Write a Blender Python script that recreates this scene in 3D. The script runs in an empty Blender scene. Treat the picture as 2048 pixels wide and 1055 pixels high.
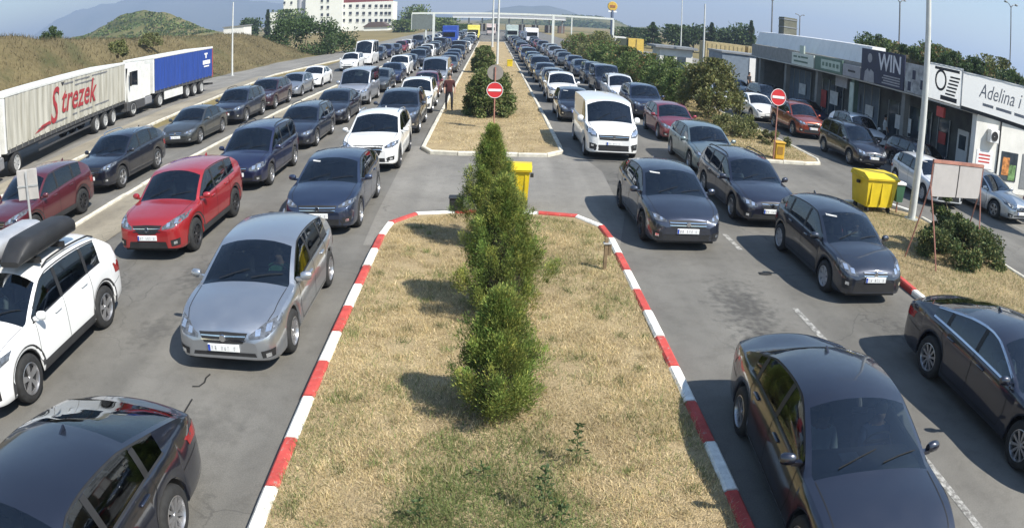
import bpy, math, random
import numpy as np
from mathutils import Matrix, Vector
from mathutils.bvhtree import BVHTree

random.seed(7)
rng = np.random.default_rng(7)
scene = bpy.context.scene
COL = scene.collection
PI = math.pi

# ------------------------------------------------------------------ camera
# a wide CCTV lens: viewing angle theta = A*r + B*r^3, r in thousands of photo pixels from the centre
LA, LB = 0.67864707, 0.04845836
PITCH, YAW, ROLL, CAMH = 0.33716917, -0.03718976, 0.03101096, 4.6358
cam_data = bpy.data.cameras.new('camera')
cam = bpy.data.objects.new('camera', cam_data)
COL.objects.link(cam)
scene.camera = cam
cam_data.sensor_fit = 'HORIZONTAL'
cam_data.sensor_width = 36.0
cam_data.lens = 19.0
cam_data.clip_start = 0.05
cam_data.clip_end = 30000
cam_data.type = 'PANO'
cam_data.panorama_type = 'FISHEYE_LENS_POLYNOMIAL'
cam_data.fisheye_fov = math.radians(175)
_s = 2.048 / 36.0
cam_data.fisheye_polynomial_k0 = 0.0
cam_data.fisheye_polynomial_k1 = -LA * _s
cam_data.fisheye_polynomial_k2 = 0.0
cam_data.fisheye_polynomial_k3 = -LB * _s ** 3
cam_data.fisheye_polynomial_k4 = 0.0
CM = (Matrix.Rotation(YAW, 4, 'Z') @ Matrix.Rotation(-PITCH, 4, 'X')
      @ Matrix.Rotation(-ROLL, 4, 'Y') @ Matrix.Rotation(math.radians(90), 4, 'X'))
CM.translation = (0, 0, CAMH)
cam.matrix_world = CM

# ------------------------------------------------------------------ world and sun
SUN_EL = math.radians(47.5)
SUN_AZ = math.radians(127)          # clockwise from +Y: to the right, a little behind the camera
world = bpy.data.worlds.new('World')
scene.world = world
world.use_nodes = True
wn = world.node_tree
bg = wn.nodes['Background']
sky = wn.nodes.new('ShaderNodeTexSky')
sky.sky_type = 'NISHITA'
sky.sun_disc = False
sky.sun_elevation = SUN_EL
sky.sun_rotation = SUN_AZ
sky.altitude = 100
sky.air_density = 1.4
sky.dust_density = 0.15
sky.ozone_density = 3.0
wn.links.new(sky.outputs[0], bg.inputs[0])
bg.inputs[1].default_value = 0.085
sun_data = bpy.data.lights.new('sun', 'SUN')
sun_data.energy = 4.9
sun_data.angle = math.radians(0.53)
sun_data.color = (1.0, 0.95, 0.86)
sun = bpy.data.objects.new('sun', sun_data)
COL.objects.link(sun)
sdir = Vector((math.sin(SUN_AZ) * math.cos(SUN_EL), math.cos(SUN_AZ) * math.cos(SUN_EL), math.sin(SUN_EL)))
sun.rotation_euler = sdir.to_track_quat('Z', 'Y').to_euler()
scene.view_settings.view_transform = 'Standard'
scene.view_settings.look = 'None'
scene.view_settings.gamma = 1.0
scene.view_settings.exposure = 0.87
scene.render.engine = 'CYCLES'

# ------------------------------------------------------------------ photo pixel -> place
def ray(px, py):
    u = (px - 1024) / 1000; v = -(py - 527.5) / 1000
    c, s = math.cos(ROLL), math.sin(ROLL)
    u, v = c * u - s * v, s * u + c * v
    r = math.hypot(u, v) + 1e-9
    th = LA * r + LB * r ** 3
    d = (math.sin(th) * u / r, math.cos(th), math.sin(th) * v / r)
    c, s = math.cos(-PITCH), math.sin(-PITCH)
    y, z, x = c * d[1] - s * d[2], s * d[1] + c * d[2], d[0]
    c, s = math.cos(YAW), math.sin(YAW)
    return Vector((c * x - s * y, s * x + c * y, z))
def on_ground(px, py, z=0.0):
    d = ray(px, py); t = (z - CAMH) / d.z
    return Vector((d.x * t, d.y * t, z))
def at_y(px, py, y):
    d = ray(px, py); t = y / d.y
    return Vector((d.x * t, y, CAMH + d.z * t))
def at_x(px, py, x):
    d = ray(px, py); t = x / d.x
    return Vector((x, d.y * t, CAMH + d.z * t))

# ------------------------------------------------------------------ materials
MATS = {}
def new_mat(name):
    m = bpy.data.materials.new(name); m.use_nodes = True
    nt = m.node_tree
    return m, nt, nt.nodes['Principled BSDF']
def setp(b, **k):
    for a, v in k.items():
        a = a.replace('_', ' ')
        b.inputs[a].default_value = v
def noise_col(nt, c1, c2, scale, detail=5, lo=.35, hi=.65, coord='pos', rough=.6):
    n = nt.nodes.new('ShaderNodeTexNoise'); n.inputs['Scale'].default_value = scale
    n.inputs['Detail'].default_value = detail; n.inputs['Roughness'].default_value = rough
    if coord == 'pos':
        g = nt.nodes.new('ShaderNodeNewGeometry'); nt.links.new(g.outputs['Position'], n.inputs['Vector'])
    else:
        g = nt.nodes.new('ShaderNodeTexCoord'); nt.links.new(g.outputs['Object'], n.inputs['Vector'])
    r = nt.nodes.new('ShaderNodeValToRGB')
    r.color_ramp.elements[0].position = lo; r.color_ramp.elements[1].position = hi
    r.color_ramp.elements[0].color = (*c1, 1); r.color_ramp.elements[1].color = (*c2, 1)
    nt.links.new(n.outputs['Fac'], r.inputs['Fac'])
    return r.outputs['Color'], n
def mixc(nt, fac, a, b, mode='MIX'):
    m = nt.nodes.new('ShaderNodeMix'); m.data_type = 'RGBA'; m.blend_type = mode
    for s, v in ((m.inputs['Factor'], fac), (m.inputs['A'], a), (m.inputs['B'], b)):
        if hasattr(v, 'is_linked') or isinstance(v, bpy.types.NodeSocket): nt.links.new(v, s)
        elif isinstance(v, (int, float)): s.default_value = v
        else: s.default_value = (*v, 1)
    return m.outputs['Result']
def bump(nt, b, scale, strength, dist=.01, coord='pos', detail=6):
    n = nt.nodes.new('ShaderNodeTexNoise'); n.inputs['Scale'].default_value = scale; n.inputs['Detail'].default_value = detail
    if coord == 'pos':
        g = nt.nodes.new('ShaderNodeNewGeometry'); nt.links.new(g.outputs['Position'], n.inputs['Vector'])
    bp = nt.nodes.new('ShaderNodeBump'); bp.inputs['Strength'].default_value = strength; bp.inputs['Distance'].default_value = dist
    nt.links.new(n.outputs['Fac'], bp.inputs['Height']); nt.links.new(bp.outputs['Normal'], b.inputs['Normal'])
def plain(name, col, rough=.6, metal=0.0, var=.12, scale=3.0, coord='obj', spec=.5):
    if name in MATS: return MATS[name]
    m, nt, b = new_mat(name)
    c, _ = noise_col(nt, tuple(x * (1 - var) for x in col), tuple(min(1, x * (1 + var)) for x in col), scale, coord=coord)
    nt.links.new(c, b.inputs['Base Color'])
    setp(b, Roughness=rough, Metallic=metal)
    b.inputs['Specular IOR Level'].default_value = spec
    MATS[name] = m
    return m
def paint(col, metal=.45, rough=.32):
    key = 'car_paint_%d_%d_%d_%d' % tuple(int(1000 * x) for x in (*col, metal))
    if key in MATS: return MATS[key]
    if max(col) < .07: col = (col[0] * .9 + .001, col[1] + .001, col[2] * 1.3 + .003)  # blue of the reflected sky mixed into dark paint colours
    m, nt, b = new_mat(key)
    # road dust, thicker in patches and low on the body
    tc = nt.nodes.new('ShaderNodeTexCoord'); sep = nt.nodes.new('ShaderNodeSeparateXYZ'); nt.links.new(tc.outputs['Object'], sep.inputs[0])
    mr = nt.nodes.new('ShaderNodeMapRange'); mr.inputs[1].default_value = .75; mr.inputs[2].default_value = .2; mr.inputs[3].default_value = .0; mr.inputs[4].default_value = .07
    nt.links.new(sep.outputs['Z'], mr.inputs[0])
    n = nt.nodes.new('ShaderNodeTexNoise'); n.inputs['Scale'].default_value = 4; n.inputs['Detail'].default_value = 6
    nt.links.new(tc.outputs['Object'], n.inputs['Vector'])
    mu = nt.nodes.new('ShaderNodeMath'); mu.operation = 'MULTIPLY'; nt.links.new(n.outputs['Fac'], mu.inputs[0]); nt.links.new(mr.outputs[0], mu.inputs[1])
    c = mixc(nt, mu.outputs[0], col, (.28, .25, .20))
    nt.links.new(c, b.inputs['Base Color'])
    setp(b, Metallic=metal, Roughness=rough)
    b.inputs['Coat Weight'].default_value = 1.0; b.inputs['Coat Roughness'].default_value = .05; b.inputs['Coat IOR'].default_value = 1.75
    mr2 = nt.nodes.new('ShaderNodeMapRange'); mr2.inputs[3].default_value = rough - .05; mr2.inputs[4].default_value = rough + .2
    nt.links.new(n.outputs['Fac'], mr2.inputs[0]); nt.links.new(mr2.outputs[0], b.inputs['Roughness'])
    MATS[key] = m
    return m
def glass_mat():
    m = bpy.data.materials.new('tinted_glass'); m.use_nodes = True
    nt = m.node_tree; nt.nodes.clear()
    out = nt.nodes.new('ShaderNodeOutputMaterial'); mx = nt.nodes.new('ShaderNodeMixShader')
    tr = nt.nodes.new('ShaderNodeBsdfTransparent'); tr.inputs[0].default_value = (.26, .31, .32, 1)
    gl = nt.nodes.new('ShaderNodeBsdfGlossy'); gl.inputs['Roughness'].default_value = .03; gl.inputs[0].default_value = (.9, .95, 1, 1)
    fr = nt.nodes.new('ShaderNodeFresnel'); fr.inputs[0].default_value = 1.9
    nt.links.new(fr.outputs[0], mx.inputs[0]); nt.links.new(tr.outputs[0], mx.inputs[1]); nt.links.new(gl.outputs[0], mx.inputs[2])
    nt.links.new(mx.outputs[0], out.inputs[0])
    return m
GLASS = glass_mat()
BLACKGLASS = plain('dark_privacy_glass', (.008, .009, .011), .05, var=.3)
RUBBER = plain('tyre_rubber', (.018, .018, .018), .85, var=.3, scale=9)
PLASTIC = plain('black_plastic', (.018, .018, .019), .55, var=.25)
TRIM = plain('dark_grey_plastic', (.035, .035, .036), .7, var=.2)
ALLOY = plain('alloy_wheel', (.42, .42, .43), .32, .8, var=.1)
DALLOY = plain('dark_alloy_wheel', (.06, .06, .065), .35, .7)
HUBCAP = plain('grey_wheel_cover', (.38, .38, .39), .45, .2)
CHROME = plain('chrome', (.75, .76, .78), .12, 1.0, var=.03)
HEADL = plain('headlight_cover', (.13, .14, .155), .08, .35, var=.5, scale=14)
HEADIN = plain('headlight_reflector', (.85, .87, .9), .12, .9, var=.1, scale=20)
TAILL = plain('red_tail_light', (.30, .012, .012), .12, .0, var=.2)
PLATE = plain('plate_white', (.72, .73, .72), .4, var=.05)
PBLUE = plain('plate_blue', (.02, .06, .4), .4)
LET_BLACKP = plain('plate_ink', (.50, .50, .50), .6, var=.6, scale=30)
SEAM = plain('panel_gap', (.006, .006, .006), .8)
CLOTH = plain('seat_cloth', (.05, .05, .055), .9, var=.3)
DASH = plain('dashboard_vinyl', (.028, .028, .03), .6, var=.3)
LTCLOTH = plain('light_seat_cloth', (.28, .25, .21), .9, var=.2)
WHITEPAPER = plain('windscreen_paper', (.50, .50, .49), .7)

# ------------------------------------------------------------------ mesh helpers
def link(o, parent=None):
    COL.objects.link(o)
    if parent is not None: o.parent = parent
    return o
def tag(o, label=None, cat=None, group=None, kind=None):
    if label: o['label'] = label
    if cat: o['category'] = cat
    if group: o['group'] = group
    if kind: o['kind'] = kind
    return o
def empty(name, loc=(0, 0, 0), rz=0.0):
    o = bpy.data.objects.new(name, None); COL.objects.link(o)
    o.empty_display_size = .2
    o.location = loc; o.rotation_euler = (0, 0, rz)
    return o
class MB:
    def __init__(s): s.v = []; s.f = []
    def add(s, v, f):
        n = len(s.v); s.v += [tuple(p) for p in v]; s.f += [tuple(i + n for i in q) for q in f]; return s
    def box(s, x0, x1, y0, y1, z0, z1, M=None):
        v = [Vector((x, y, z)) for x in (x0, x1) for y in (y0, y1) for z in (z0, z1)]
        if M: v = [M @ p for p in v]
        return s.add(v, [(0, 1, 3, 2), (4, 6, 7, 5), (0, 4, 5, 1), (2, 3, 7, 6), (0, 2, 6, 4), (1, 5, 7, 3)])
    def bbox(s, x0, x1, y0, y1, z0, z1, b=.02, M=None):
        # box with chamfered edges
        v = []; 
        for z, k in ((z0, b), (z0 + b, 0), (z1 - b, 0), (z1, b)):
            xa, xb, ya, yb = x0 + k, x1 - k, y0 + k, y1 - k
            v += [(xa + b, ya, z), (xb - b, ya, z), (xb, ya + b, z), (xb, yb - b, z), (xb - b, yb, z), (xa + b, yb, z), (xa, yb - b, z), (xa, ya + b, z)]
        v = [Vector(p) for p in v]
        if M: v = [M @ p for p in v]
        f = [tuple(range(7, -1, -1)), tuple(range(24, 32))]
        for r in range(3):
            for i in range(8): f.append((r * 8 + i, r * 8 + (i + 1) % 8, r * 8 + 8 + (i + 1) % 8, r * 8 + 8 + i))
        return s.add(v, f)
    def tube(s, pts, r, n=8, r1=None, cap=True):
        pts = [Vector(p) for p in pts]; k = len(pts); v = []; f = []
        for i, p in enumerate(pts):
            t = (pts[min(i + 1, k - 1)] - pts[max(i - 1, 0)]).normalized()
            a = t.cross(Vector((0, 0, 1)) if abs(t.z) < .9 else Vector((1, 0, 0))).normalized(); b = t.cross(a)
            rr = r if r1 is None else r + (r1 - r) * i / (k - 1)
            for j in range(n):
                an = 2 * PI * j / n; v.append(p + a * (rr * math.cos(an)) + b * (rr * math.sin(an)))
        for i in range(k - 1):
            for j in range(n): f.append((i * n + j, i * n + (j + 1) % n, (i + 1) * n + (j + 1) % n, (i + 1) * n + j))
        if cap: f += [tuple(range(n))[::-1], tuple((k - 1) * n + j for j in range(n))]
        return s.add(v, f)
    def lathe(s, prof, n=20, axis='Z', M=None, closed=False):
        v = []; f = []; k = len(prof)
        for j in range(n):
            an = 2 * PI * j / n; c, sn = math.cos(an), math.sin(an)
            for r, h in prof:
                v.append(Vector((r * c, r * sn, h)) if axis == 'Z' else Vector((h, r * c, r * sn)))
        if M: v = [M @ p for p in v]
        for j in range(n):
            for i in range(k - 1 if not closed else k):
                a, b = i, (i + 1) % k
                f.append((j * k + a, ((j + 1) % n) * k + a, ((j + 1) % n) * k + b, j * k + b))
        return s.add(v, f)
    def prism(s, poly, h0, h1, axis='Z', M=None):
        n = len(poly)
        def P(a, b, h): return Vector((a, b, h)) if axis == 'Z' else (Vector((h, a, b)) if axis == 'X' else Vector((a, h, b)))
        v = [P(a, b, h0) for a, b in poly] + [P(a, b, h1) for a, b in poly]
        if M: v = [M @ p for p in v]
        f = [tuple(range(n))[::-1], tuple(range(n, 2 * n))] + [(i, (i + 1) % n, n + (i + 1) % n, n + i) for i in range(n)]
        return s.add(v, f)
    def mesh(s, name, mat, smooth=False, ang=None):
        me = bpy.data.meshes.new(name); me.from_pydata(s.v, [], s.f); me.update()
        if mat: me.materials.append(mat)
        if smooth:
            me.polygons.foreach_set('use_smooth', [True] * len(me.polygons))
            if ang:
                try: me.set_sharp_from_angle(angle=math.radians(ang))
                except Exception: pass
        return me
    def build(s, name, mat, parent=None, smooth=False, ang=40, loc=None, rz=0):
        o = bpy.data.objects.new(name, s.mesh(name, mat, smooth, ang)); link(o, parent)
        if loc is not None: o.location = loc; o.rotation_euler = (0, 0, rz)
        return o
def npmesh(name, V, F, mat, cols=None, smooth=False):
    V = np.asarray(V, np.float32); F = np.asarray(F, np.int32); k = F.shape[1]; m = len(F)
    me = bpy.data.meshes.new(name)
    me.vertices.add(len(V)); me.vertices.foreach_set('co', V.ravel())
    me.loops.add(m * k); me.loops.foreach_set('vertex_index', F.ravel())
    me.polygons.add(m); me.polygons.foreach_set('loop_start', np.arange(0, m * k, k, dtype=np.int32))
    if smooth: me.polygons.foreach_set('use_smooth', np.ones(m, bool))
    me.update(calc_edges=True)
    if cols is not None:
        at = me.color_attributes.new('col', 'FLOAT_COLOR', 'POINT')
        c4 = np.ones((len(V), 4), np.float32); c4[:, :3] = cols; at.data.foreach_set('color', c4.ravel())
    me.materials.append(mat)
    return me
def npobj(name, V, F, mat, parent=None, cols=None, smooth=False):
    return link(bpy.data.objects.new(name, npmesh(name, V, F, mat, cols, smooth)), parent)
def pchip(pts):
    xs = np.array([p[0] for p in pts], float); ys = np.array([p[1] for p in pts], float)
    h = np.diff(xs); d = np.diff(ys) / h; m = np.zeros(len(xs)); m[0] = d[0]; m[-1] = d[-1]
    for i in range(1, len(xs) - 1):
        if d[i - 1] * d[i] > 0:
            w1, w2 = 2 * h[i] + h[i - 1], h[i] + 2 * h[i - 1]; m[i] = (w1 + w2) / (w1 / d[i - 1] + w2 / d[i])
    def f(x):
        x = min(max(x, xs[0]), xs[-1]); i = min(max(int(np.searchsorted(xs, x)) - 1, 0), len(h) - 1)
        t = (x - xs[i]) / h[i]
        return ((2 * t ** 3 - 3 * t * t + 1) * ys[i] + (t ** 3 - 2 * t * t + t) * h[i] * m[i] + (-2 * t ** 3 + 3 * t * t) * ys[i + 1] + (t ** 3 - t * t) * h[i] * m[i + 1])
    return f
def text_mesh(txt, size, mat, extrude=.004, shear=0.0, width=1.0, bold=0.0):
    cu = bpy.data.curves.new('lettering', 'FONT'); cu.body = txt; cu.size = size; cu.extrude = extrude; cu.shear = shear; cu.offset = bold
    cu.align_x = 'CENTER'; cu.align_y = 'CENTER'; cu.resolution_u = 3
    o = bpy.data.objects.new('lettering', cu); COL.objects.link(o)
    dg = bpy.context.evaluated_depsgraph_get(); dg.update()
    me = bpy.data.meshes.new_from_object(o.evaluated_get(dg)); me.name = 'lettering'
    bpy.data.objects.remove(o)
    me.materials.clear(); me.materials.append(mat)
    if width != 1.0: me.transform(Matrix.Diagonal((width, 1, 1, 1)))
    return me

# ================================================================== THE SETTING
# ---- ground materials
def asphalt_mat(name, base, light, stains=()):
    m, nt, b = new_mat(name)
    c1, _ = noise_col(nt, tuple(x * .86 for x in base), light, .35, 6, .32, .68)
    c2, _ = noise_col(nt, (.80, .80, .80), (1.18, 1.17, 1.15), 55, 3, .3, .7)
    c = mixc(nt, 1.0, c1, c2, 'MULTIPLY')
    c3, _ = noise_col(nt, (.72, .71, .69), (1.08, 1.08, 1.07), 3.1, 7, .30, .52, rough=.75)
    c = mixc(nt, .55, c, c3, 'MULTIPLY')
    g = nt.nodes.new('ShaderNodeNewGeometry')
    # tyre tracks run along the lanes
    mp = nt.nodes.new('ShaderNodeMapping'); mp.inputs['Scale'].default_value = (1.3, .06, 1); nt.links.new(g.outputs['Position'], mp.inputs[0])
    n = nt.nodes.new('ShaderNodeTexNoise'); n.inputs['Scale'].default_value = 1.0; n.inputs['Detail'].default_value = 4; nt.links.new(mp.outputs[0], n.inputs['Vector'])
    mr = nt.nodes.new('ShaderNodeMapRange'); mr.inputs[1].default_value = .35; mr.inputs[2].default_value = .65; mr.inputs[3].default_value = .82; mr.inputs[4].default_value = 1.1
    nt.links.new(n.outputs['Fac'], mr.inputs[0]); cc = nt.nodes.new('ShaderNodeCombineColor')
    for i in range(3): nt.links.new(mr.outputs[0], cc.inputs[i])
    c = mixc(nt, .8, c, cc.outputs[0], 'MULTIPLY')
    vo = nt.nodes.new('ShaderNodeTexVoronoi'); vo.feature = 'DISTANCE_TO_EDGE'; vo.inputs['Scale'].default_value = .28
    nz_ = nt.nodes.new('ShaderNodeTexNoise'); nz_.inputs['Scale'].default_value = 1.4; nz_.inputs['Detail'].default_value = 6; nt.links.new(g.outputs['Position'], nz_.inputs['Vector'])
    va = nt.nodes.new('ShaderNodeVectorMath'); va.operation = 'ADD'; nt.links.new(g.outputs['Position'], va.inputs[0]); nt.links.new(nz_.outputs['Color'], va.inputs[1]); nt.links.new(va.outputs[0], vo.inputs['Vector'])
    mk = nt.nodes.new('ShaderNodeMapRange'); mk.inputs[1].default_value = .0; mk.inputs[2].default_value = .006; mk.inputs[3].default_value = .55; mk.inputs[4].default_value = 0; nt.links.new(vo.outputs['Distance'], mk.inputs[0])
    n9 = nt.nodes.new('ShaderNodeTexNoise'); n9.inputs['Scale'].default_value = .22; nt.links.new(g.outputs['Position'], n9.inputs['Vector'])
    m9 = nt.nodes.new('ShaderNodeMapRange'); m9.inputs[1].default_value = .47; m9.inputs[2].default_value = .58; nt.links.new(n9.outputs['Fac'], m9.inputs[0])
    mm9 = nt.nodes.new('ShaderNodeMath'); mm9.operation = 'MULTIPLY'; nt.links.new(mk.outputs[0], mm9.inputs[0]); nt.links.new(m9.outputs[0], mm9.inputs[1])
    c = mixc(nt, mm9.outputs[0], c, (.03, .029, .027))
    # oil spots where cars stop
    for (x, y, rx, ry, amt) in stains:
        vs = nt.nodes.new('ShaderNodeVectorMath'); vs.operation = 'SUBTRACT'; vs.inputs[1].default_value = (x, y, 0); nt.links.new(g.outputs['Position'], vs.inputs[0])
        vm = nt.nodes.new('ShaderNodeVectorMath'); vm.operation = 'MULTIPLY'; vm.inputs[1].default_value = (1 / rx, 1 / ry, 0); nt.links.new(vs.outputs[0], vm.inputs[0])
        vl = nt.nodes.new('ShaderNodeVectorMath'); vl.operation = 'LENGTH'; nt.links.new(vm.outputs[0], vl.inputs[0])
        nn = nt.nodes.new('ShaderNodeTexNoise'); nn.inputs['Scale'].default_value = 6; nn.inputs['Detail'].default_value = 5; nt.links.new(g.outputs['Position'], nn.inputs['Vector'])
        a = nt.nodes.new('ShaderNodeMath'); a.operation = 'MULTIPLY_ADD'; a.inputs[1].default_value = 3.2; nt.links.new(nn.outputs['Fac'], a.inputs[0])
        ng = nt.nodes.new('ShaderNodeMath'); ng.operation = 'MULTIPLY'; ng.inputs[1].default_value = -1.3; nt.links.new(vl.outputs['Value'], ng.inputs[0]); nt.links.new(ng.outputs[0], a.inputs[2])
        mr = nt.nodes.new('ShaderNodeMapRange'); mr.inputs[1].default_value = .45; mr.inputs[2].default_value = 1.5; mr.inputs[3].default_value = 0; mr.inputs[4].default_value = amt * .85
        nt.links.new(a.outputs[0], mr.inputs[0])
        c = mixc(nt, mr.outputs[0], c, (.025, .024, .023))
    nt.links.new(c, b.inputs['Base Color']); setp(b, Roughness=.85)
    bump(nt, b, 70, .45, .006)
    return m
ASPHALT = asphalt_mat('asphalt', (.118, .113, .102), (.160, .153, .138),
                      [(4.5, 11.2, .75, 1.6, .75), (4.3, 9.6, .6, .9, .7), (7.4, 9.6, .6, 1.0, .6), (-5.4, 9.6, .5, .9, .5), (-5.5, 12.2, .6, 1.1, .6),
                       (-3.6, 7.0, .9, .6, .35), (4.2, 21.5, .8, .8, .6), (3.4, 20.5, .7, .4, .6), (-5.1, 6.5, .5, .5, .4), (-7.2, 11.4, .6, .8, .5), (7.2, 19.3, .5, .7, .5)])
DUSTY = asphalt_mat('dusty_concrete', (.22, .195, .15), (.29, .26, .20))
OLDROAD = asphalt_mat('old_grey_asphalt', (.17, .162, .148), (.22, .21, .19))
def soil_mat(name, cols, scale=.5):
    m, nt, b = new_mat(name)
    c1, _ = noise_col(nt, cols[0], cols[1], scale, 8, .3, .7, rough=.7)
    c2, _ = noise_col(nt, (.65, .63, .6), (1.25, 1.25, 1.2), scale * 22, 6, .3, .7, rough=.7)
    c = mixc(nt, .85, c1, c2, 'MULTIPLY')
    if len(cols) > 2:
        c3, n3 = noise_col(nt, (0, 0, 0), (1, 1, 1), scale * .7, 6, .52, .64)
        c = mixc(nt, c3, c, cols[2])
    nt.links.new(c, b.inputs['Base Color']); setp(b, Roughness=.95); b.inputs['Specular IOR Level'].default_value = .15
    bump(nt, b, scale * 40, .8, .05)
    return m
DRYSOIL = soil_mat('dry_lawn_soil', ((.25, .19, .11), (.47, .375, .23)), 1.1)
FARGROUND = soil_mat('far_dry_fields', ((.16, .135, .065), (.24, .19, .095), (.07, .085, .035)), .012)
EMBANK = soil_mat('dry_bank_grass', ((.095, .078, .042), (.165, .135, .072), (.065, .07, .032)), .16)
GREENHILL = soil_mat('scrubby_hill', ((.07, .085, .035), (.17, .15, .07), (.04, .055, .02)), .05)
MOUNT = soil_mat('mountain_slopes', ((.07, .085, .06), (.12, .12, .085), (.05, .065, .04)), .004)

def sheet(name, poly, z, mat, kind='structure', parent=None):
    mb = MB(); mb.add([(x, y, z) for x, y in poly], [tuple(range(len(poly)))])
    o = mb.build(name, mat, parent)
    if parent is None: tag(o, kind=kind)
    return o
def grid_sheet(name, fn, nu, nv, mat):
    V = [fn(i / nu, j / nv) for j in range(nv + 1) for i in range(nu + 1)]
    F = [(j * (nu + 1) + i, j * (nu + 1) + i + 1, (j + 1) * (nu + 1) + i + 1, (j + 1) * (nu + 1) + i) for j in range(nv) for i in range(nu)]
    o = npobj(name, V, F, mat, smooth=True); tag(o, kind='structure'); return o

sheet('ground', [(-6400, -270), (6400, -270), (6400, 5500), (-6400, 5500)], -.03, FARGROUND)
tag(sheet('road', [(-16.6, -12), (17.9, -12), (17.9, 300), (-16.6, 300)], 0.0, ASPHALT), 'grey worn asphalt of the queueing lanes', None)
sheet('truck_lane', [(-25.5, -12), (-16.9, -12), (-16.9, 20), (-18.2, 42), (-19.3, 62), (-17.5, 80), (-15, 110), (-12, 160), (-12, 260), (-22, 260), (-22, 100), (-26.5, 76), (-27.5, 62), (-26, 40)], -.012, OLDROAD)
sheet('crossover', [(-2.55, 14.2), (-2.62, 16.5), (-2.75, 25.6), (2.9, 26), (3.5, 22), (3.3, 16.8), (2.8, 14.5)], .004, OLDROAD)
sheet('shop_forecourt', [(17.9, -12), (34, -12), (34, 130), (17.9, 130)], -.004, OLDROAD)
# dusty strip between the second and third lane on the left
sheet('dusty_divider', [(-10.85, -6), (-9.05, -6), (-9.0, 30), (-8.9, 75), (-9.9, 75), (-10.8, 50), (-10.85, 25)], .012, DUSTY)
sheet('dusty_verge', [(-18.6, 5), (-16.95, 5), (-17.0, 22), (-18.2, 42), (-19.3, 62), (-20.6, 62), (-20.3, 42), (-18.9, 22)], .008, DUSTY)

# ---- painted markings
def worn_white():
    m, nt, b = new_mat('worn_road_paint')
    c, _ = noise_col(nt, (.125, .12, .11), (.44, .43, .40), 9, 7, .42, .62, rough=.8)
    nt.links.new(c, b.inputs['Base Color']); setp(b, Roughness=.8); return m
WORN = worn_white()
def dash(x0, y0, x1, y1, w=.12):
    d = Vector((x1 - x0, y1 - y0)).normalized() * w / 2; n = Vector((-d.y, d.x))
    return [(x0 + n.x, y0 + n.y), (x0 - n.x, y0 - n.y), (x1 - n.x, y1 - n.y), (x1 + n.x, y1 + n.y)]
lm = tag(empty('lane_markings', (0, 0, 0)), kind='structure')
for y0, y1 in ((1.5, 3.6), (4.2, 6.6), (9.7, 11.1), (14.4, 15.6), (33, 35), (42, 44), (51, 53), (60, 62)):
    sheet('lane_dash', dash(5.52, y0, 5.5, y1), .004, WORN, parent=lm)
for y0, y1 in ((24, 26), (33, 35), (42, 44), (51, 53)):
    sheet('lane_dash', dash(-5.3, y0, -5.3, y1), .004, WORN, parent=lm)
sheet('edge_line', dash(13.4, 8, 13.4, 17.5, .1), .004, WORN, parent=lm)

# ---- kerbs
def kerb_paint(name, col):
    m, nt, b = new_mat(name)
    c1, _ = noise_col(nt, tuple(x * .82 for x in col), tuple(min(1, x * 1.1) for x in col), 5, 5)
    w, _ = noise_col(nt, (1, 1, 1), (0, 0, 0), 11, 8, .34, .42, rough=.8)
    c = mixc(nt, w, c1, (.30, .28, .24))
    d, _ = noise_col(nt, (.55, .52, .47), (1.1, 1.1, 1.1), 1.7, 7, .3, .55, rough=.75)
    c = mixc(nt, .6, c, d, 'MULTIPLY')
    nt.links.new(c, b.inputs['Base Color']); setp(b, Roughness=.8); bump(nt, b, 40, .5, .008); return m
WHITEKERB = kerb_paint('kerb_white_paint', (.74, .73, .68)); REDKERB = kerb_paint('kerb_red_paint', (.45, .06, .05))
STONEKERB = plain('pale_kerb_stone', (.52, .49, .41), .85, var=.2, scale=3, coord='pos')
def along(poly, step):
    # resample a polyline at even steps -> list of points
    pts = [Vector(p) for p in poly]; out = [pts[0]]; need = step
    for a, b in zip(pts, pts[1:]):
        seg = (b - a).length; pos = 0
        while seg - pos >= need:
            pos += need; out.append(a + (b - a) * (pos / seg)); need = step
        need -= seg - pos
    return out
def kerb(name, poly, mats, width, height, step, label):
    root = tag(empty(name), kind='structure'); root['label'] = label
    P = along(poly, step)
    for i in range(len(P) - 1):
        a, b = P[i], P[i + 1]
        t = (b - a).normalized(); n = Vector((-t.y, t.x)) * width
        na = ((P[i + 1] - P[max(i - 1, 0)]).normalized()); nb = ((P[min(i + 2, len(P) - 1)] - P[i]).normalized())
        na = Vector((-na.y, na.x)) * width; nb = Vector((-nb.y, nb.x)) * width
        g = t * .011; c = .03; j = random.uniform(-.012, .010); h = height + j
        def ring(z, k):
            return [(a.x + g.x + na.x * k, a.y + g.y + na.y * k, z), (b.x - g.x + nb.x * k, b.y - g.y + nb.y * k, z),
                    (b.x - g.x + nb.x * (1 - k), b.y - g.y + nb.y * (1 - k), z), (a.x + g.x + na.x * (1 - k), a.y + g.y + na.y * (1 - k), z)]
        v = ring(-.05, 0) + ring(h - c, 0) + ring(h, c / width)
        f = [(8, 9, 10, 11)] + [(r * 4 + q, r * 4 + (q + 1) % 4, r * 4 + 4 + (q + 1) % 4, r * 4 + 4 + q) for r in (0, 1) for q in range(4)]
        MB().add(v, f).build('kerb_stone', mats[i % len(mats)], root)
    return root
def arc(cx, cy, rx, ry, a0, a1, n=14):
    return [(cx + rx * math.cos(math.radians(a0 + (a1 - a0) * i / n)), cy + ry * math.sin(math.radians(a0 + (a1 - a0) * i / n))) for i in range(n + 1)]
near_end = arc(1.55, 15.1, 1.15, 1.55, 0, 90, 7) + arc(-1.1, 15.1, 1.2, 1.5, 90, 180, 7)
near_poly = [(2.70, -3)] + [(2.70, 14.9)] + near_end + [(-2.30, 14.9), (-2.30, -3)]
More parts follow.
